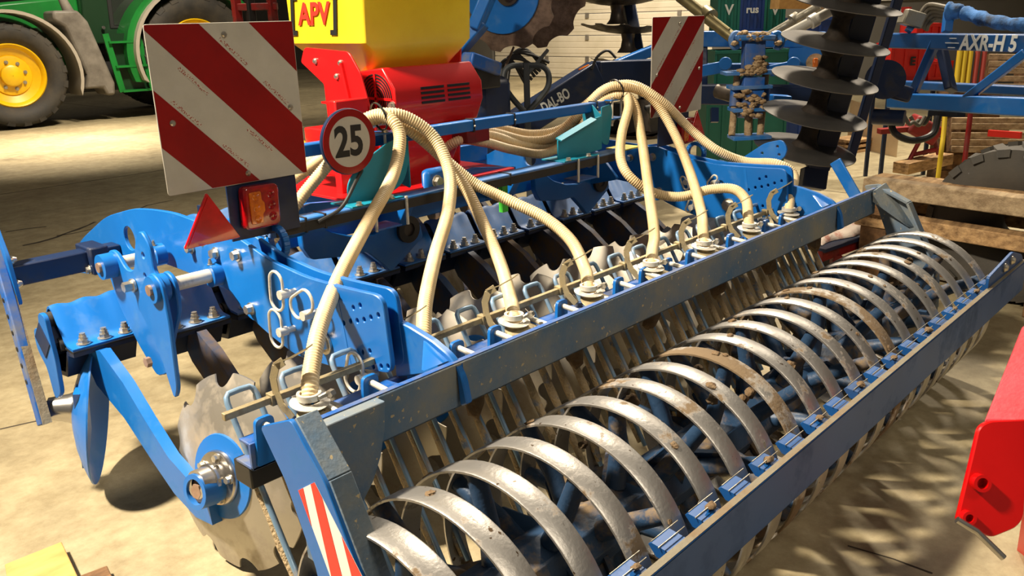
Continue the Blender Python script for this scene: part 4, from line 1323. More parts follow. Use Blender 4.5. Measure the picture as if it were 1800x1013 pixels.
# cab
tprism([(1.30, 1.25), (1.35, 2.0), (1.55, 2.95), (3.0, 2.95), (3.1, 1.9), (2.35, 1.25)], -1.75, -.55, 'cab', 'green_dark', bev=.03)
tprism([(1.75, 1.50), (1.80, 2.85), (2.62, 2.85), (2.62, 1.75), (2.44, 1.48)], -.56, -.535, 'cab_door', 'black', bev=.01)
tprism([(1.82, 1.56), (1.86, 2.78), (2.56, 2.78), (2.56, 1.78), (2.40, 1.54)], -.54, -.525, 'cab_window', 'glass')
MB().cyl(TM @ V((1.62, -.5, 1.52)), TM @ V((1.62, -.47, 1.52)), .028, n=12).build('door_lock', 'bright_steel', tractor)
# rear fender
arc = [(3.08 + math.cos(a) * 1.30, 1.04 + math.sin(a) * 1.24) for a in [math.radians(t) for t in range(40, 205, 8)]]
arc2 = [(3.08 + math.cos(a) * 1.13, 1.04 + math.sin(a) * 1.10) for a in [math.radians(t) for t in range(204, 39, -8)]]
tprism(arc + arc2, -.70, -.02, 'rear_fender', 'green')
arc = [(3.08 + math.cos(a) * 1.19, 1.04 + math.sin(a) * 1.15) for a in [math.radians(t) for t in range(40, 205, 8)]]
tprism(arc + arc2, -.02, .10, 'fender_extension', 'grey_fender')
# fuel tank and filler
tprism([(1.02, .55), (1.10, .78), (.88, 1.55), (.72, 1.66), (.74, 1.80), (1.12, 1.80), (1.25, 1.62), (1.52, .62), (1.50, .42), (1.36, .42), (1.32, .55)], -.60, -.05, 'fuel_tank', 'grey_plastic', bev=.04)
MB().cyl(TM @ V((1.02, -.2, 1.78)), TM @ V((.94, -.2, 2.03)), .085, .06, n=18).cyl(TM @ V((.94, -.2, 2.03)), TM @ V((.93, -.2, 2.08)), .075, n=18).build('filler_neck', 'grey_plastic', tractor)
# steps
for dx in (0, .52):
    MB().bar(TM @ V((1.50 + dx, -.10, 1.42)), TM @ V((1.62 + dx * 1.02, -.06, .46)), .10, .045, up=TV).build('step_side', 'green', tractor)
tprism([(1.52, 1.42), (2.02, 1.42), (2.13, .46), (1.64, .46)], -.22, -.18, 'step_back', 'green_dark')
for z, xo in ((1.28, .02), (.88, .07), (.47, .12)):
    MB().bar(TM @ V((1.50 + xo, -.10, z)), TM @ V((2.02 + xo, -.10, z)), .18, .035).build('step', 'green', tractor)
# ================================================================== red machine behind
redm = thing('red_implement', V((at(455, 20, 12.5).x, at(455, 20, 12.5).y, 0)), 'dark red upright implement frame behind the yellow hopper', 'implement')
b0 = at(455, 20, 12.5); rx = CR.copy(); rx.z = 0; rx.normalize()
base = V((b0.x, b0.y, 0))
WM_ = base
for i, dx in enumerate((-.32, -.12, .20)):
    MB().bar(base + rx * dx, base + rx * dx + V((0, 0, 2.6)), .10, .12, up=(1, 0, 0)).build('upright', 'red_dark' if i != 1 else 'black', redm, bev=.01)
for i in range(8):
    MB().bar(base + rx * -.36 + V((0, 0, .25 + .3 * i)), base + rx * .28 + V((0, 0, .25 + .3 * i)), .09, .10).build('cross_bar', 'red_dark', redm, bev=.01)

# ================================================================== cultivator with AXR-H lettering
axr = thing('cultivator', (5.6, 1.9, 0), 'blue folded cultivator lettered AXR-H 5 with upright stack of smooth discs', 'cultivator')
dpt = lambda px: 1 / (1 / 6.0 + (px - 1570) / 260 * (1 / 4.75 - 1 / 6.0))
f3 = lambda px, py, dd=0: at(px, py, dpt(px) + dd)
up_ = V((0, 0, 1))
bl = MB().bar(f3(1568, 176), f3(1850, 190), .09, .105); bl.build('lower_beam', 'blue', axr, bev=.01)
bu = MB().bar(f3(1560, 71), f3(1850, 77), .09, .10); bu.build('upper_beam', 'bar_blue', axr, bev=.01)
MB().bar(f3(1568, 148, .55), f3(1850, 162, .55), .08, .06).build('lower_beam', 'bar_blue', axr, bev=.01)
MB().bar(f3(1604, 166), f3(1650, 62), .05, .085, up=(1, 0, 0)).build('brace', 'bar_blue', axr, bev=.008)
MB().bar(f3(1703, 170), f3(1810, 88), .05, .095, up=(1, 0, 0)).build('brace', 'blue', axr, bev=.008)
MB().bar(f3(1672, 160, .3), f3(1655, 85, .3), .05, .11, up=(1, 0, 0)).build('brace', 'navy', axr, bev=.008)
ud = (f3(1850, 77) - f3(1560, 71)).normalized()
vd = (V((0, 0, 1)) - ud * ud.z).normalized(); nd_ = ud.cross(vd)
if nd_.dot(CAM - f3(1700, 75)) < 0: nd_ = -nd_
o_ = f3(1699, 75.5) + nd_ * .046
TMx = Matrix(((ud.x, vd.x, nd_.x, o_.x), (ud.y, vd.y, nd_.y, o_.y), (ud.z, vd.z, nd_.z, o_.z), (0, 0, 0, 1)))
text('lettering', 'AXR-H 5', .125, TMx, 'white_print', axr, off=.004, sx=.98, align='LEFT', shear=.1)
for k, (a, b) in enumerate(((-.10, -.035), (-.135, -.01), (-.105, -.04))):
    MB().box(TMx @ V(((a + b) / 2, .028 - .028 * k, .001)), (b - a, .005, .002), TMx).build('stripe_mark', 'white_print', axr)
# plate below the lower beam
MB().prism([(1, 0), (1, 0), (1, 0)], Matrix.Identity(4), 0, 0) if False else None
MB().bar(f3(1640, 196), f3(1690, 199), .06, .05).build('bracket', 'navy', axr)
# disc stack
C5, C1 = at(1414, 262, 5.20), at(1487, 8, 4.80)
axd = (C1 - C5).normalized()
axT = basis(axd, CR)
DSM = disc_mesh('smooth_disc', .305, .022, 0, mats=('smooth_disc',), n=72)
spo = MB().lathe([(.10, .01), (.085, .02), (.06, .05), (.052, .10), (.052, .14), (.075, .17), (.085, .20), (.10, .208)], (0, 0, 0), (1, 0, 0), 28)
spm = spo.mesh('spool'); mat('spool_brown', srgb(52, 42, 32), .65, .2, dirt=srgb(30, 24, 18), amt=.5, scale=10); spm.materials.append(MATS['spool_brown'])
L5 = (C1 - C5).length / 4
for k in range(6):
    p = C5 + axd * L5 * k
    Mx = Matrix.Translation(p) @ axT @ Matrix.Rotation(PI, 4, 'Z')
    d_ = link('smooth_disc', DSM, None, axr, Mx)
    link('spool', spm, None, axr, Matrix.Translation(p) @ axT)
MB().bar(C5 + CR * .14 + CF * .12 - axd * .1, C1 + CR * .17 + CF * .22 + axd * .3, .14, .14, up=CF).build('wing_tube', 'navy', axr, bev=.01)
MB().bar(C5 + CR * .33 + CF * .10 - axd * .05, C1 + CR * .33 + CF * .15 + axd * .3, .05, .05, up=CF).build('wing_rail', 'navy', axr, bev=.005)
MB().bar(at(1432, 297, 5.35), at(1427, 332, 5.35), .15, .10, up=CF).build('wing_foot', 'navy', axr, bev=.008)
MB().cyl(at(1556, 140, 5.6), at(1556, 140, 5.3), .12, n=28).build('hinge_disc', 'navy', axr)
MB().bar(at(1535, 150, 5.5), at(1590, 165, 5.5), .3, .10).build('hinge_block', 'navy', axr, bev=.02)
# wheel
wc = at(1790, 380, 4.5); wc.z = .41
wax = V((CAM.x - wc.x, CAM.y - wc.y, 0)).normalized() - CR * .35; wax.z = 0
WMx = basis(wax.cross(V((0, 0, 1))), wax, wc)
# keep tyre axis (local y) = wax
tyre(.42, .40, .10, 19, .022, WMx, 'tyre_dusty', 'wheel', axr)
# hoses and blue sleeve on top
for i in range(5):
    a = at(1617 + i * 3, 45 + i * 2, 5.9); b = at(1672, 14 + i * 6, 5.6)
    mid = at(1634 + i * 4, 8 + i * 6, 5.8)
    MB().tube(spline([a, at(1618 + i * 4, 25 + i * 4, 5.85), mid, b], 8), .014, 8).build('hydraulic_hose', 'cable_grey', axr)
slv = spline([at(1668, 22, 5.6), at(1685, 20, 5.55), at(1700, 24, 5.5), at(1730, 34, 5.35), at(1770, 42, 5.15), at(1815, 46, 5.0)], 8)
n_ = len(slv)
MB().tube(slv, [.066 + .005 * math.sin(i * .9) + random.uniform(-.003, .003) - .024 * min(1, i / 10) for i in range(n_)], 14).build('hose_sleeve', 'fabric_blue', axr, sharp=70)
MB().bar(at(1664, 56, 5.6), at(1668, 20, 5.6), .05, .05, up=CF).build('hose_post', 'blue', axr)
MB().bar(at(1585, 28, 5.8), at(1618, 38, 5.8), .16, .10).build('valve_box', 'steel_tube', axr, bev=.01)
MB().box(at(1593, 19, 5.8), (.05, .05, .05)).build('valve_cap', 'crate_red', axr)
MB().bar(at(1596, 55, 5.8), at(1606, 40, 5.8), .04, .04, up=CF).build('valve_stem', 'blue_light', axr)
# coiled hoses under the beam
for i, (x0, x1, y1, dd) in enumerate(((1565, 1645, 247, 5.5), (1590, 1622, 215, 5.6), (1600, 1630, 212, 5.7))):
    mm = 'cable' if i == 0 else 'cable_grey'
    MB().tube(spline([at(x0, 205, dd), at(x0 + 8, (205 + y1) / 2 + 8, dd), at((x0 + x1) / 2, y1, dd), at(x1 - 6, (205 + y1) / 2 + 10, dd), at(x1 + 4, 205, dd)], 8), .022 if i == 0 else .013, 10).build('hydraulic_hose', mm, axr)
MB().cyl(at(1535, 205, 5.5), at(1590, 208, 5.4), .05, n=18).build('hydraulic_cylinder', 'navy', axr)

# ================================================================== mud-caked coupling tower
tow = thing('coupling_tower', (5.05, 2.75, 0), 'mud caked blue coupling tower with two clamp rods behind the far hoses', 'coupling')
TD = 5.3
tp = lambda px, py, d=0: at(px, py, TD + d)
MB().bar(tp(1325, 60), tp(1323, 130), .10, .125, up=CR).build('tower_plate', 'blue_worn', tow, bev=.004)
MB().bar(tp(1322, 138), tp(1318, 205), .12, .13, up=CR).build('tower_plate', 'blue_worn', tow, bev=.004)
cap = MB().bar(tp(1290, 66), tp(1358, 66), .18, .035); cap.build('tower_cap', 'blue_light', tow, bev=.01)
for sgn, px in ((-1, 1292), (1, 1368)):
    hk = [tp(px - sgn * 10, 62), tp(px, 60), tp(px + sgn * 6, 70), tp(px + sgn * 2, 82), tp(px - sgn * 6, 80)]
    MB().tube(spline(hk, 5), .022, 8).build('cap_hook', 'blue_light', tow)
    clod(tp(px, 76, -.04), .024, tow, seed=400 + px, m='dry_mud')
for (y, w) in ((127, 92), (152, 70), (191, 66), (240, 66)):
    MB().bar(tp(1321 - w / 2 - 4, y + 2), tp(1321 + w / 2 - 4, y - 1), .16, .022).build('flange', 'blue_light', tow, bev=.003)
for px in (1294, 1344):
    MB().cyl(tp(px + 2, 130), tp(px - 8, 238), .021, n=14).build('clamp_rod', 'dry_mud', tow)
    MB().cyl(tp(px, 155), tp(px - 3, 188), .034, n=14).build('sleeve', 'blue_worn', tow)
MB().cyl(tp(1316, 205), tp(1315, 240), .025, n=12).build('spindle', 'dry_mud', tow)
rnd = random.Random(11)
for i in range(120):
    px, py = rnd.uniform(1298, 1345), rnd.choice([rnd.uniform(160, 204), rnd.uniform(58, 70), rnd.uniform(118, 132), rnd.uniform(95, 118)])
    if py < 118 and py > 75 and px < 1322 + (118 - py) * .4: continue
    clod(tp(px, py, -.066), rnd.uniform(.008, .022), tow, seed=500 + i, sq=(1.3, 1.3, .8), m='dry_mud')
# struts to the tower
MB().cyl(at(1195, -6, 5.6), at(1290, 68, 5.35), .036, n=16).cyl(at(1240, 22, 5.5), at(1250, 30, 5.45), .05, n=16).build('hydraulic_ram', 'cyl_gold', tow)
MB().cyl(at(1205, -8, 5.55), at(1282, 52, 5.35), .010, n=10).build('ram_pipe', 'cyl_gold', tow)
MB().cyl(at(1362, 72, 5.35), at(1475, 12, 5.1), .030, n=16).cyl(at(1424, 40, 5.2), at(1436, 33, 5.2), .042, n=16).build('stay_rod', 'sign_white', tow)
MB().cyl(at(1345, 66, 5.7), at(1440, 10, 5.5), .026, n=16).cyl(at(1391, 37, 5.6), at(1402, 30, 5.6), .04, n=16).build('stay_rod', 'steel_tube', tow)
# blue frame behind the tower
MB().bar(at(1190, 68, 6.2), at(1450, 70, 6.0), .10, .11).build('frame_beam', 'blue', tow, bev=.01)
MB().bar(at(1190, 118, 6.6), at(1450, 116, 6.4), .10, .05).build('frame_beam', 'bar_blue', tow, bev=.01)
MB().bar(at(1190, 165, 6.2), at(1460, 168, 6.0), .12, .14).build('frame_beam', 'navy', tow, bev=.01)
MB().bar(at(1215, 70, 6.2), at(1215, 165, 6.2), .10, .22, up=CR).build('frame_post', 'navy', tow, bev=.01)
for px in (1275, 1395):
    MB().cyl(at(px, 112, 6.0), at(px, 112, 5.85), .045, n=18).bar(at(px - 42, 125, 6.0), at(px + 4, 116, 5.95), .03, .08).build('pivot_lug', 'blue', tow, bev=.006)
MB().bar(at(1354, 174, 5.7), at(1388, 176, 5.7), .10, .06).build('side_cover', 'blue', tow, bev=.01)
MB().cyl(at(1433, 110, 5.9), at(1433, 110, 5.8), .06, n=20).build('beacon_base', 'wood_grey', tow)
MB().bar(at(1433, 118, 5.78), at(1433, 103, 5.78), .03, .035, up=CF).build('amber_beacon', 'lamp_amber', tow, bev=.006)
MB().cyl(at(1420, 95, 6.1), at(1420, 95, 6.0), .13, n=24).build('wheel_cover', 'blue', tow)
MB().bar(at(1256, 190, 5.9), at(1256, 215, 5.9), .04, .05, up=CR).build('leg', 'navy', tow)
MB().cyl(at(1262, 160, 5.9), at(1290, 168, 5.8), .05, n=16).build('pivot_tube', 'dark_steel', tow)

# ================================================================== second disc implement with DAL-BO boom
atd = lambda px, py, d: at(px, py, d * 1.17)
dal = thing('disc_cultivator', (5.0, 4.2, 0), 'dark blue folded disc cultivator lettered DAL-BO with scalloped black discs', 'cultivator')
SCM = disc_mesh('scalloped_disc', .36, .055, 10, .036, .20, 200, ('rust_rim',))
SCB = disc_mesh('scalloped_disc', .35, .06, 10, .040, .22, 200, ('dark_steel',))


def facing(p, n, roll=0):
    n = V(n).normalized()
    return Matrix.Translation(V(p)) @ basis(-n, (0, 0, 1)) @ Matrix.Rotation(roll, 4, 'X')


c1 = atd(886, -12, 4.6); nrm = (CAM - c1).normalized() * .9 - CR * .35 + V((0, 0, .0))
link('scalloped_disc', SCM, None, dal, facing(c1, nrm, .2))
link('disc_plate', MB().lathe([(.01, -.062), (.245, -.042), (.248, -.034), (.01, -.050)], (0, 0, 0), (1, 0, 0), 40).mesh('disc_plate'), 'blue', dal, facing(c1, nrm))
hubm = MB().lathe([(.01, -.12), (.035, -.12), (.04, -.09), (.075, -.085), (.08, -.06), (.01, -.055)], (0, 0, 0), (1, 0, 0), 28).mesh('hub'); link('hub', hubm, 'dark_steel', dal, facing(c1 + CR * .05, nrm))
c2 = atd(940, -14, 4.85)
link('scalloped_disc', SCM, None, dal, facing(c2, nrm, .5))
MB().bar(atd(850, 40, 4.35), atd(798, 100, 4.4), .06, .15, up=CF).build('disc_arm', 'blue', dal, bev=.01)
MB().bar(atd(860, -10, 4.3), atd(835, 50, 4.35), .07, .20, up=CF).build('disc_arm', 'blue', dal, bev=.01)
MB().box(atd(830, 112, 4.45), (.26, .26, .08), Matrix.Rotation(.3, 4, 'Y')).build('clamp_cover', 'blue_worn', dal, bev=.01)
MB().box(atd(832, 135, 4.5), (.24, .24, .14)).build('clamp_block', 'black', dal, bev=.01)
MB().box(atd(845, 185, 4.7), (.30, .30, .36)).build('carrier_block', 'navy', dal, bev=.05)
MB().bar(atd(905, 222, 5.2), atd(1050, 130, 5.3), .14, .20).build('boom', 'navy', dal, bev=.01)
MB().bar(atd(1045, 133, 5.3), atd(1190, 126, 5.6), .14, .20).build('boom', 'navy', dal, bev=.01)
MB().bar(atd(1060, 125, 5.6), atd(1190, 70, 5.9), .06, .08).build('boom_stay', 'blue', dal, bev=.01)
bd = (atd(1050, 130, 5.3) - atd(905, 222, 5.2)).normalized(); bv = (V((0, 0, 1)) - bd * bd.z).normalized(); bn = bd.cross(bv)
if bn.dot(CF) > 0: bn = -bn
o_ = atd(905, 222, 5.2).lerp(atd(1050, 130, 5.3), .44) + V((0, 0, .02)) + bn * .0745
text('lettering', 'DAL-BO', .105, Matrix(((bd.x, bv.x, bn.x, o_.x), (bd.y, bv.y, bn.y, o_.y), (bd.z, bv.z, bn.z, o_.z), (0, 0, 0, 1))), 'white_print', dal, off=.003, sx=.62)
MB().bar(atd(1018, 128, 5.25), atd(1038, 118, 5.25), .05, .05).build('marker_lamp', 'lamp_amber', dal, bev=.01)
MB().cyl(atd(1000, 140, 5.2), atd(1045, 122, 5.3), .010, n=8).build('boom_pipe', 'cable', dal)
MB().tube(spline([atd(1040, 122, 5.2), atd(1050, 100, 5.2), atd(1068, 89, 5.2), atd(1083, 102, 5.2)], 8), .010, 8).build('cable', 'cable', dal)
for i in range(9):
    x0 = 858 + i * 4; x1 = 925 + i * 5
    MB().tube(spline([atd(x0, 178 - i * 3, 5.0), atd(x0 + 12, 130 - i * 4, 5.0), atd((x0 + x1) / 2 + 4, 104 - i * 3 + (i % 3) * 8, 5.0), atd(x1, 150 - i * 5, 5.05)], 8), .011, 8).build('hydraulic_hose', 'cable', dal)
MB().bar(atd(868, 165, 4.9), atd(903, 83, 4.9), .012, .035, up=CF).build('rusty_bar', 'rust_rim', dal)
MB().bar(atd(928, 130, 5.0), atd(963, 88, 5.0), .02, .04, up=CF).build('perforated_bar', 'handle_grey', dal)
for i, (px, py, d) in enumerate(((1075, -4, 6.0), (1094, 46, 6.0), (1113, 106, 6.0))):
    link('scalloped_disc', SCB, None, dal, facing(atd(px, py, d), V((.10, .0, -1)) - CF * .12 - CR * .14, .35 * i))
    MB().lathe([(.09, -.10), (.06, -.06), (.05, 0), (.06, .06), (.09, .10)], atd(px + 10, py + 24, d), V((0, 0, 1)), 24).build('spool', 'dark_steel', dal)
for i, (px, py) in enumerate(((1118, 232), (1122, 270))):
    link('scalloped_disc', SCB, None, dal, facing(atd(px, py, 5.9), V((.10, .0, -1)) - CF * .12 - CR * .1, .35 * i))
MB().cyl(atd(1118, 180, 5.9), atd(1122, 235, 5.9), .10, n=20).build('spool', 'dark_steel', dal)
MB().bar(atd(1100, -20, 6.25), atd(1135, 175, 6.25), .1, .12, up=CF).build('wing_tube', 'navy', dal, bev=.01)
MB().box(atd(1128, 205, 6.1), (.5, .4, .25)).build('wing_base', 'black', dal, bev=.03)
MB().bar(atd(760, 245, 5.2), atd(960, 275, 5.2), .3, .30).build('carrier_frame', 'navy', dal, bev=.03)

# ================================================================== pallet truck
ptk = thing('pallet_truck', V((at(925, 300, 5.55).x, at(925, 300, 5.55).y, 0)), 'pallet truck with a grey looped steering handle', 'pallet truck')
PD = 5.55
q = [at(px, py, PD) for px, py in ((925, 200), (900, 172), (886, 148), (887, 126), (900, 116), (925, 115), (950, 116), (963, 127), (964, 150), (950, 172), (925, 200))]
MB().tube(spline(q, 6), .019, 10).build('handle_loop', 'handle_grey', ptk)
tb = at(925, 112, PD); bt = at(930, 290, PD + .05)
MB().bar(tb, V((bt.x, bt.y, .25)), .04, .05, up=CF).build('drawbar', 'handle_grey', ptk, bev=.005)
MB().box((bt.x, bt.y, .15), (.18, .18, .28)).build('pump_body', 'handle_grey', ptk, bev=.02)
MB().box((bt.x + .5, bt.y + .3, .09), (1.0, .5, .07)).build('fork', 'handle_grey', ptk, bev=.01)

# ================================================================== crates, pallets and bits at the back right
def crate(name, px, py, d, w, h, dp, m, label, group, mark=None, mm='white_print', ms=.12, bottom=None, mz=0):
    c = at(px, py, d)
    if bottom is not None:
        top = c.z + h / 2; h = top - bottom; mz = c.z - (top + bottom) / 2; c.z = (top + bottom) / 2
    f = V((CF.x, CF.y, 0)).normalized(); r = V((f.y, -f.x, 0))
    Mx = Matrix(((r.x, f.x, 0, c.x), (r.y, f.y, 0, c.y), (0, 0, 1, c.z), (0, 0, 0, 1)))
    mb = MB()
    for (a, b) in (((-w / 2, 0, -h / 2), (w / 2, .02, h / 2)), ((-w / 2, 0, -h / 2), (-w / 2 + .02, dp, h / 2)), ((w / 2 - .02, 0, -h / 2), (w / 2, dp, h / 2)), ((-w / 2, dp - .02, -h / 2), (w / 2, dp, h / 2)), ((-w / 2, 0, -h / 2), (w / 2, dp, -h / 2 + .02)),
                   ((-w / 2 - .012, -.014, h / 2 - .03), (w / 2 + .012, 0, h / 2)), ((-w / 2 - .012, -.014, -h / 2), (w / 2 + .012, 0, -h / 2 + .025))):
        mb.ab(a, b)
    for k in range(4):
        x = -w / 2 + w * (k + .0) / 3; mb.ab((x - .012, -.012, -h / 2), (x + .012, 0, h / 2))
    mb.v = [tuple(Mx @ V(p)) for p in mb.v]
    o = mb.build(name, m)
    tag(o, label, 'crate', group)
    if mark:
        text('print', mark, ms, Mx @ Matrix(((1, 0, 0, 0), (0, 0, -1, -.016), (0, 1, 0, mz), (0, 0, 0, 1))), mm, o, off=.003)
    return o


crate('plastic_crate', 1281, 18, 8.6, .20, .42, .4, 'crate_teal', 'teal plastic crate marked V, left of the blue crate', 'plastic crates', 'V', ms=.14)
crate('plastic_crate', 1322, 17, 8.6, .22, .42, .4, 'crate_blue', 'blue plastic crate lettered rus between the teal crates', 'plastic crates', 'rus', ms=.10)
crate('plastic_crate', 1362, 18, 8.6, .19, .42, .4, 'crate_teal', 'teal plastic crate marked V, right of the blue crate', 'plastic crates', 'V', ms=.14)
crate('plastic_crate', 1318, 68, 8.6, .70, .13, .4, 'crate_teal', 'flat teal crate directly under the lettered crates', 'plastic crates')
crate('plastic_crate', 1322, 122, 8.6, .74, .38, .4, 'crate_teal', 'large teal crate low behind the muddy tower', 'plastic crates', bottom=0.0)
crate('plastic_crate', 1285, 205, 8.0, .45, .36, .4, 'crate_teal', 'small teal crate lowest behind the clamp rods', 'plastic crates', bottom=0.0)
crate('plastic_crate', 1425, 110, 8.9, .40, .9, .4, 'crate_blue', 'tall dark blue crate behind the disc stack', 'plastic crates', bottom=0.0)
wood1 = MB().bar(at(1362, 5, 8.2), at(1440, 5, 8.2), .3, .11).build('wooden_board', 'wood_light'); tag(wood1, 'orange wooden board on top of the teal crates', 'board')
RB = at(1603, 142, 7.4).z
crate('plastic_crate', 1603, 108, 7.4, .36, .30, .35, 'crate_red', 'red plastic crate with letter E behind the blue braces', 'red crates', 'E', 'print_black', .10, bottom=RB)
RT = at(1603, 108, 7.4).z + .152
crate('plastic_crate', 1632, 62, 7.4, .20, .20, .35, 'crate_red', 'small red crate on top, beside the grey hoses', 'red crates', bottom=RT)
crate('plastic_crate', 1652, 130, 7.4, .18, .22, .35, 'crate_red', 'low red crate right of the one with letter E', 'red crates', bottom=RB)
bn_ = thing('steel_bench', V((at(1625, 150, 7.5).x, at(1625, 150, 7.5).y, 0)), 'steel bench carrying the red crates', 'bench')
fh = V((CF.x, CF.y, 0)).normalized(); rh = V((fh.y, -fh.x, 0)); q0 = at(1603, 142, 7.4)
MB().bar(q0 - rh * .2 + fh * .18 - V((0, 0, .017)), q0 + rh * .38 + fh * .18 - V((0, 0, .017)), .40, .03).build('bench_top', 'navy', bn_)
for a_, b_ in ((-.18, .02), (.36, .02), (-.18, .34), (.36, .34)):
    q = q0 + rh * a_ + fh * b_
    MB().bar((q.x, q.y, 0), (q.x, q.y, q0.z - .03), .03, .03, up=CR).build('leg', 'navy', bn_)
for i, px in enumerate((1684, 1693, 1703)):
    g = MB().cyl(at(px + 4, 84, 7.3), at(px - 4, 153, 7.3), .022, n=12).build('yellow_pipe', 'yellow_pipe')
    tag(g, ('leftmost', 'middle', 'rightmost')[i] + ' of three upright yellow pipes behind the lettered beam', 'pipe', 'yellow pipes')
for i, px in enumerate((1716, 1728)):
    g = MB().cyl(at(px + 4, 84, 7.3), at(px - 5, 153, 7.3), .02, n=12).build('red_pipe', 'red_pipe')
    tag(g, ('left', 'right')[i] + ' one of two dull red pipes beside the yellow pipes', 'pipe', 'red pipes')


ts0 = at(1693, 153, 7.3)
tsk = thing('timber_stack', V((ts0.x, ts0.y, 0)), 'dark timber stack carrying the yellow and red pipes', 'timber')
for k in range(6):
    hz = ts0.z / 6
    MB().bar(V((ts0.x, ts0.y, hz * (k + .5))) - rh * .16 + fh * .02, V((ts0.x, ts0.y, hz * (k + .5))) + rh * .30 + fh * .02, .22, hz * .96).build('timber_beam', 'wood_dark', tsk, bev=.004)


def plank(a, b, w, h, m, label, name='wooden_plank', cat='plank', group=None, up=(0, 0, 1)):
    o = MB().bar(a, b, w, h, up=up).build(name, m, bev=.003)
    return tag(o, label, cat, group)


# upright pallets leaning behind the cultivator
for nm, (x0, x1, ys, d, lab) in {'a': (1738, 1850, (100, 112, 124, 138, 152), 7.8, 'grey weathered pallet standing upright under the lettered beam'), 'b': (1672, 1850, (212, 222, 238, 250, 262), 7.2, 'weathered pallet standing upright behind the black tyre')}.items():
    p = thing('wooden_pallet', at(x0, ys[-1], d), lab, 'pallet', 'wooden pallets')
    for y in ys:
        MB().bar(at(x0, y, d), at(x1, y + 1, d - .3), .03, .050).build('board', 'wood_grey', p, bev=.003)
    for xx in (x0 + 4, (x0 + x1) / 2):
        MB().bar(at(xx, ys[0] - 4, d + .06), at(xx, ys[-1] + 4, d + .06), .08, .08, up=CF).build('bearer', 'wood_dark', p)
o = MB().bar(at(1738, 234, 6.9), at(1795, 238, 6.7), .03, .05).build('orange_bar', 'crate_red'); tag(o, 'orange steel bar lying across the weathered pallet', 'bar')
o = MB().cyl(at(1706, 200, 6.8), V((at(1698, 270, 6.8).x, at(1698, 270, 6.8).y, 0)), .02, n=12).build('red_pole', 'red_dark'); tag(o, 'slim red pole standing beside the black tyre', 'pole')
o = MB().tube(spline([at(1661, 205, 6.6), at(1658, 240, 6.6), at(1653, 278, 6.6), V((at(1652, 290, 6.6).x, at(1652, 290, 6.6).y, .018)), V((at(1652, 290, 6.6).x + .2, at(1652, 290, 6.6).y + .05, .018))], 6), .018, 10).build('yellow_hose', 'yellow_pipe'); tag(o, 'yellow hose hanging down behind the red stand', 'hose')
# light board sheet and red stand
b0_, b1_ = onz(1576, 277, 0), onz(1490, 255, 0)
q = [b1_ + V((.10, .04, .50)), b0_ + V((.16, .06, .42)), b0_, b1_]
sh = MB().add(q + [p + CF * .03 for p in q], [(0, 1, 2, 3), (7, 6, 5, 4), (0, 4, 5, 1), (1, 5, 6, 2), (2, 6, 7, 3), (3, 7, 4, 0)]).build('chipboard_sheet', 'board'); tag(sh, 'pale chipboard sheet leaning at the back by the disc stack', 'board')
rs = thing('red_stand', V((at(1620, 292, 7.0).x, at(1620, 292, 7.0).y, .09)), 'red tubular A-frame stand on a wooden block', 'stand')
for a, b in (((1618, 245), (1594, 290)), ((1640, 240), (1650, 272)), ((1606, 272), (1650, 262))):
    MB().cyl(at(*a, 7.0), at(*b, 7.0), .018, n=10).build('leg', 'red_dark', rs)
MB().bar(at(1545, 231, 7.0), at(1605, 226, 7.0), .08, .04).build('foot_bar', 'red_dark', rs)
MB().bar(at(1600, 215, 7.0), at(1645, 240, 7.0), .2, .16).build('stand_head', 'red_dark', rs, bev=.02)
a, b = at(1583, 296, 6.9), at(1662, 278, 7.2)
plank(a, b, .14, .09, 'wood', 'wooden block under the feet of the red stand', 'wooden_block', 'block')
pb_ = thing('wooden_pallet', onz(1500, 262, 0), 'small brown pallet end on the floor beside the disc stack', 'pallet', 'wooden pallets')
for k in range(3):
    pa_, pc_ = onz(1478, 268, 0), onz(1512, 262, 0)
    MB().bar(pa_ + V((0, 0, .015 + .055 * k)), pc_ + V((0, 0, .015 + .055 * k)), .3, .028).build('board', 'wood', pb_)
    if k < 2: MB().bar(pa_ + V((0, 0, .042 + .055 * k)), pa_.lerp(pc_, .4) + V((0, 0, .042 + .055 * k)), .1, .03).build('block', 'wood_dark', pb_)

# ---- pallet stack right of the roller
L0, R0_ = onz(1516, 328, .56), onz(1800, 366, .56)
du = (R0_ - L0).normalized(); dv = V((-du.y, du.x, 0))
if dv.dot(CF) < 0: dv = -dv
ps = thing('wooden_pallet', V((L0.x, L0.y, 0)) + du * .6, 'stack topmost pallet with thick weathered edge beam right of the roller', 'pallet', 'wooden pallets')
Lp = lambda u, v, z: L0 + du * u + dv * v + V((0, 0, z - L0.z))
LEN = 1.75
MB().bar(Lp(0, .05, .56), Lp(LEN, .05, .56), .10, .095).build('edge_beam', 'wood_grey', ps, bev=.006)
MB().bar(Lp(0, .16, .596), Lp(LEN, .16, .596), .13, .022).build('deck_board', 'wood', ps, bev=.003)
for u in (.08, .92, 1.62):
    MB().bar(Lp(u, .0, .46), Lp(u, .75, .46), .15, .10).build('block', 'wood_dark', ps, bev=.004)
for v in (.42, .70):
    MB().bar(Lp(0, v, .50), Lp(LEN, v, .50), .10, .03).build('deck_board', 'wood', ps, bev=.003)
p2 = thing('wooden_pallet', V((L0.x, L0.y, 0)) + du * .6 + dv * .1, 'lower pallet of the stack right of the roller', 'pallet', 'wooden pallets')
MB().bar(Lp(-.05, .10, .37), Lp(LEN, .10, .37), .12, .08).build('edge_beam', 'wood', p2, bev=.005)
MB().bar(Lp(-.05, .60, .37), Lp(LEN, .60, .37), .12, .08).build('edge_beam', 'wood', p2, bev=.005)
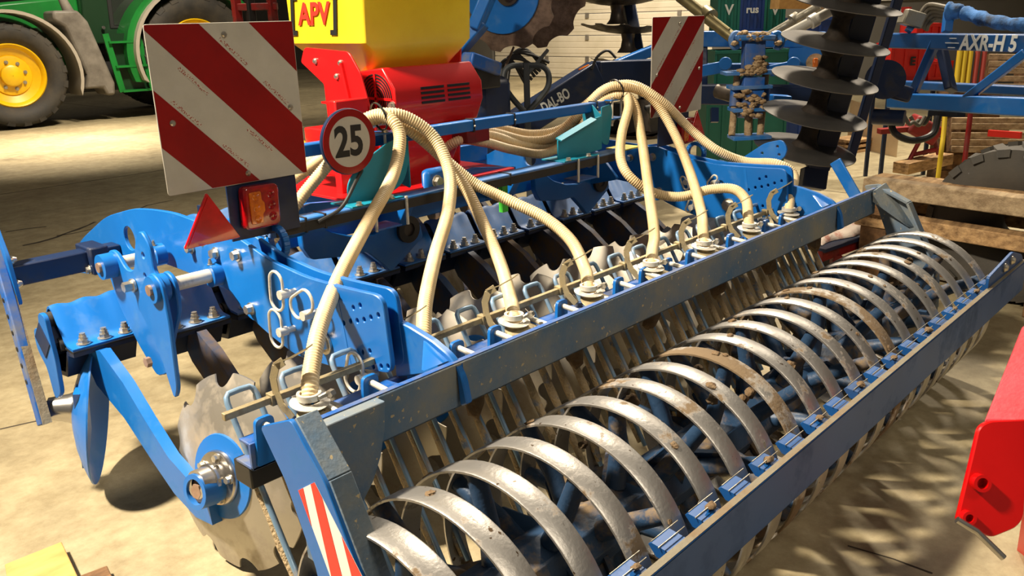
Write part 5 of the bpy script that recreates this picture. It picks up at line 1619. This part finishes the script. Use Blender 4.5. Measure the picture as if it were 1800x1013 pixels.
for u in (.06, .95, 1.60):
    MB().bar(Lp(u, .05, .165), Lp(u, .70, .165), .15, .33).build('block', 'wood_dark', p2, bev=.004)
a, b = onz(1578, 396, .30), onz(1768, 428, .30)
a2 = a - dv * .0; wv = V((-(b - a).y, (b - a).x, 0)).normalized()
if wv.dot(CF) < 0: wv = -wv
plank(a + wv * .06, b + wv * .06, .12, .055, 'wood_grey', 'grey plank lying along the pallet just beyond the roller')
plank(a + wv * .07 - V((0, 0, .055)), b - (b - a) * .03 + wv * .07 - V((0, 0, .055)), .12, .05, 'wood', 'brown plank under the grey plank beyond the roller')
plank(a + wv * .07 - V((0, 0, .17)), b - (b - a) * .25 + wv * .07 - V((0, 0, .17)), .14, .17, 'wood_dark', 'dark timber carrying the two planks beyond the roller', 'timber', 'timber')
# rag on a red trolley
tr0, tr1 = onz(1442, 440, .24), onz(1536, 408, .24)
rt = thing('red_trolley', V((tr0.x, tr0.y, 0)).lerp(V((tr1.x, tr1.y, 0)), .5), 'low dark red steel trolley under the stained rag', 'trolley')
dd_ = (tr1 - tr0).normalized(); de = V((-dd_.y, dd_.x, 0))
if de.dot(CF) < 0: de = -de
MB().bar(tr0 + de * .2, tr1 + dd_ * .25 + de * .2, .46, .02).build('top_plate', 'navy', rt)
MB().bar(tr0 - V((0, 0, .035)), tr1 + dd_ * .25 - V((0, 0, .035)), .03, .06).build('edge_rail', 'red_dark', rt)
for f in (.3, .95):
    q = tr0.lerp(tr1, f); MB().bar(q - V((0, 0, .06)), V((q.x, q.y, 0)), .05, .05, up=CF).build('leg', 'red_dark', rt)
rows = []
rnd = random.Random(5)
for i in range(12):
    row = []
    for j in range(10):
        u, v = i / 11, j / 9
        e = min(u, v, 1 - u, 1 - v)
        z = .012 + min(.035, e * .25) + .010 * math.sin(u * 9 + v * 4) + rnd.uniform(0, .006)
        row.append(tr0 + dd_ * (.05 + u * .55 + .03 * math.sin(v * 7)) + de * (.02 + v * .34 + .02 * math.sin(u * 8)) + V((0, 0, z if e > .01 else .011)))
    rows.append(row)
rg = MB().grid(rows).build('cleaning_rag', 'cloth', sharp=80)
tag(rg, 'crumpled white cleaning rag with red stains on the trolley', 'rag')
sol = rg.modifiers.new('thick', 'SOLIDIFY'); sol.thickness = .006; sol.offset = 1

# ================================================================== red implement end at lower right
red = thing('red_toolbar', (2.28, .42, 0), 'bright red steel toolbar end with locking pin at the lower right', 'toolbar')
RD = 2.05
rp = lambda px, py, d=0: at(px, py, RD + d)
fu = (rp(1800, 742, -.0) - rp(1722, 745)).normalized()
poly = [(1736, 742), (1810, 739), (1850, 760), (1850, 880), (1797, 868), (1795, 908), (1782, 925), (1740, 942), (1681, 917), (1709, 800), (1720, 752)]
o0 = rp(1740, 840)
Mx = basis(CR - CD * 0, -CD, o0)
pp = [((p - o0).dot(V(Mx.col[0][:3])), (p - o0).dot(V(Mx.col[1][:3]))) for p in [rp(*c) for c in poly]]
plate('end_plate', rounded(pp, .012), [], .016, Mx, 'red_plate', red, bev=.003)
tv = [rp(1733, 733), rp(1733, 742), rp(1860, 742), rp(1860, 733)]
a, b, c, d = rp(1731, 738), rp(1870, 742), rp(1880, 520, .35), rp(1796, 575, .35)
th = V((0, 0, -.02))
MB().add([a, b, c, d, a + th, b + th, c + th, d + th], [(0, 1, 2, 3), (7, 6, 5, 4), (0, 4, 5, 1), (1, 5, 6, 2), (2, 6, 7, 3), (3, 7, 4, 0)]).build('top_plate', 'red_dull', red, bev=.004)
MB().add([a + th, d + th, rp(1796, 640, .35), rp(1731, 775)], [(0, 1, 2, 3)]).build('side_plate', 'red_plate', red)
bx_ = rp(1719, 847, -.008)
MB().pipe(bx_, bx_ - CF * .022, .021, .0135, 20).build('bush', 'red_plate', red)
bx2 = rp(1697, 908, -.006)
MB().pipe(bx2, bx2 - CF * .02, .017, .010, 20).build('bush', 'red_plate', red)
MB().tube([rp(1682, 914, -.03), rp(1712, 932, -.035), rp(1716, 934, -.035), rp(1764, 981, -.05)], [.0085] * 4, 12).build('locking_pin', 'bright_steel', red)
MB().bar(rp(1850, 800, .0), V((rp(1850, 800, .3).x, rp(1850, 800, .3).y, .0)), .06, .06, up=CF).build('leg', 'red_plate', red)

# ================================================================== loose wood at the lower left
a, b = onz(-30, 1012, .03), onz(118, 952, .03)
q = [onz(8, 992, .04), onz(108, 952, .04), onz(140, 1020, .04), onz(20, 1060, .04)]
wd = MB().add(q + [p - V((0, 0, .039)) for p in q], [(0, 1, 2, 3), (7, 6, 5, 4), (0, 4, 5, 1), (1, 5, 6, 2), (2, 6, 7, 3), (3, 7, 4, 0)]).build('wooden_board', 'wood_light', bev=.003)
tag(wd, 'pale wooden board lying on the floor at the lower left', 'board')
q = [onz(140, 1012, .03), onz(188, 994, .03), onz(205, 1030, .03), onz(150, 1045, .03)]
wd = MB().add(q + [p - V((0, 0, .029)) for p in q], [(0, 1, 2, 3), (7, 6, 5, 4), (0, 4, 5, 1), (1, 5, 6, 2), (2, 6, 7, 3), (3, 7, 4, 0)]).build('wooden_board', 'wood_dark', bev=.003)
tag(wd, 'small dark wooden offcut on the floor beside the pale board', 'board')
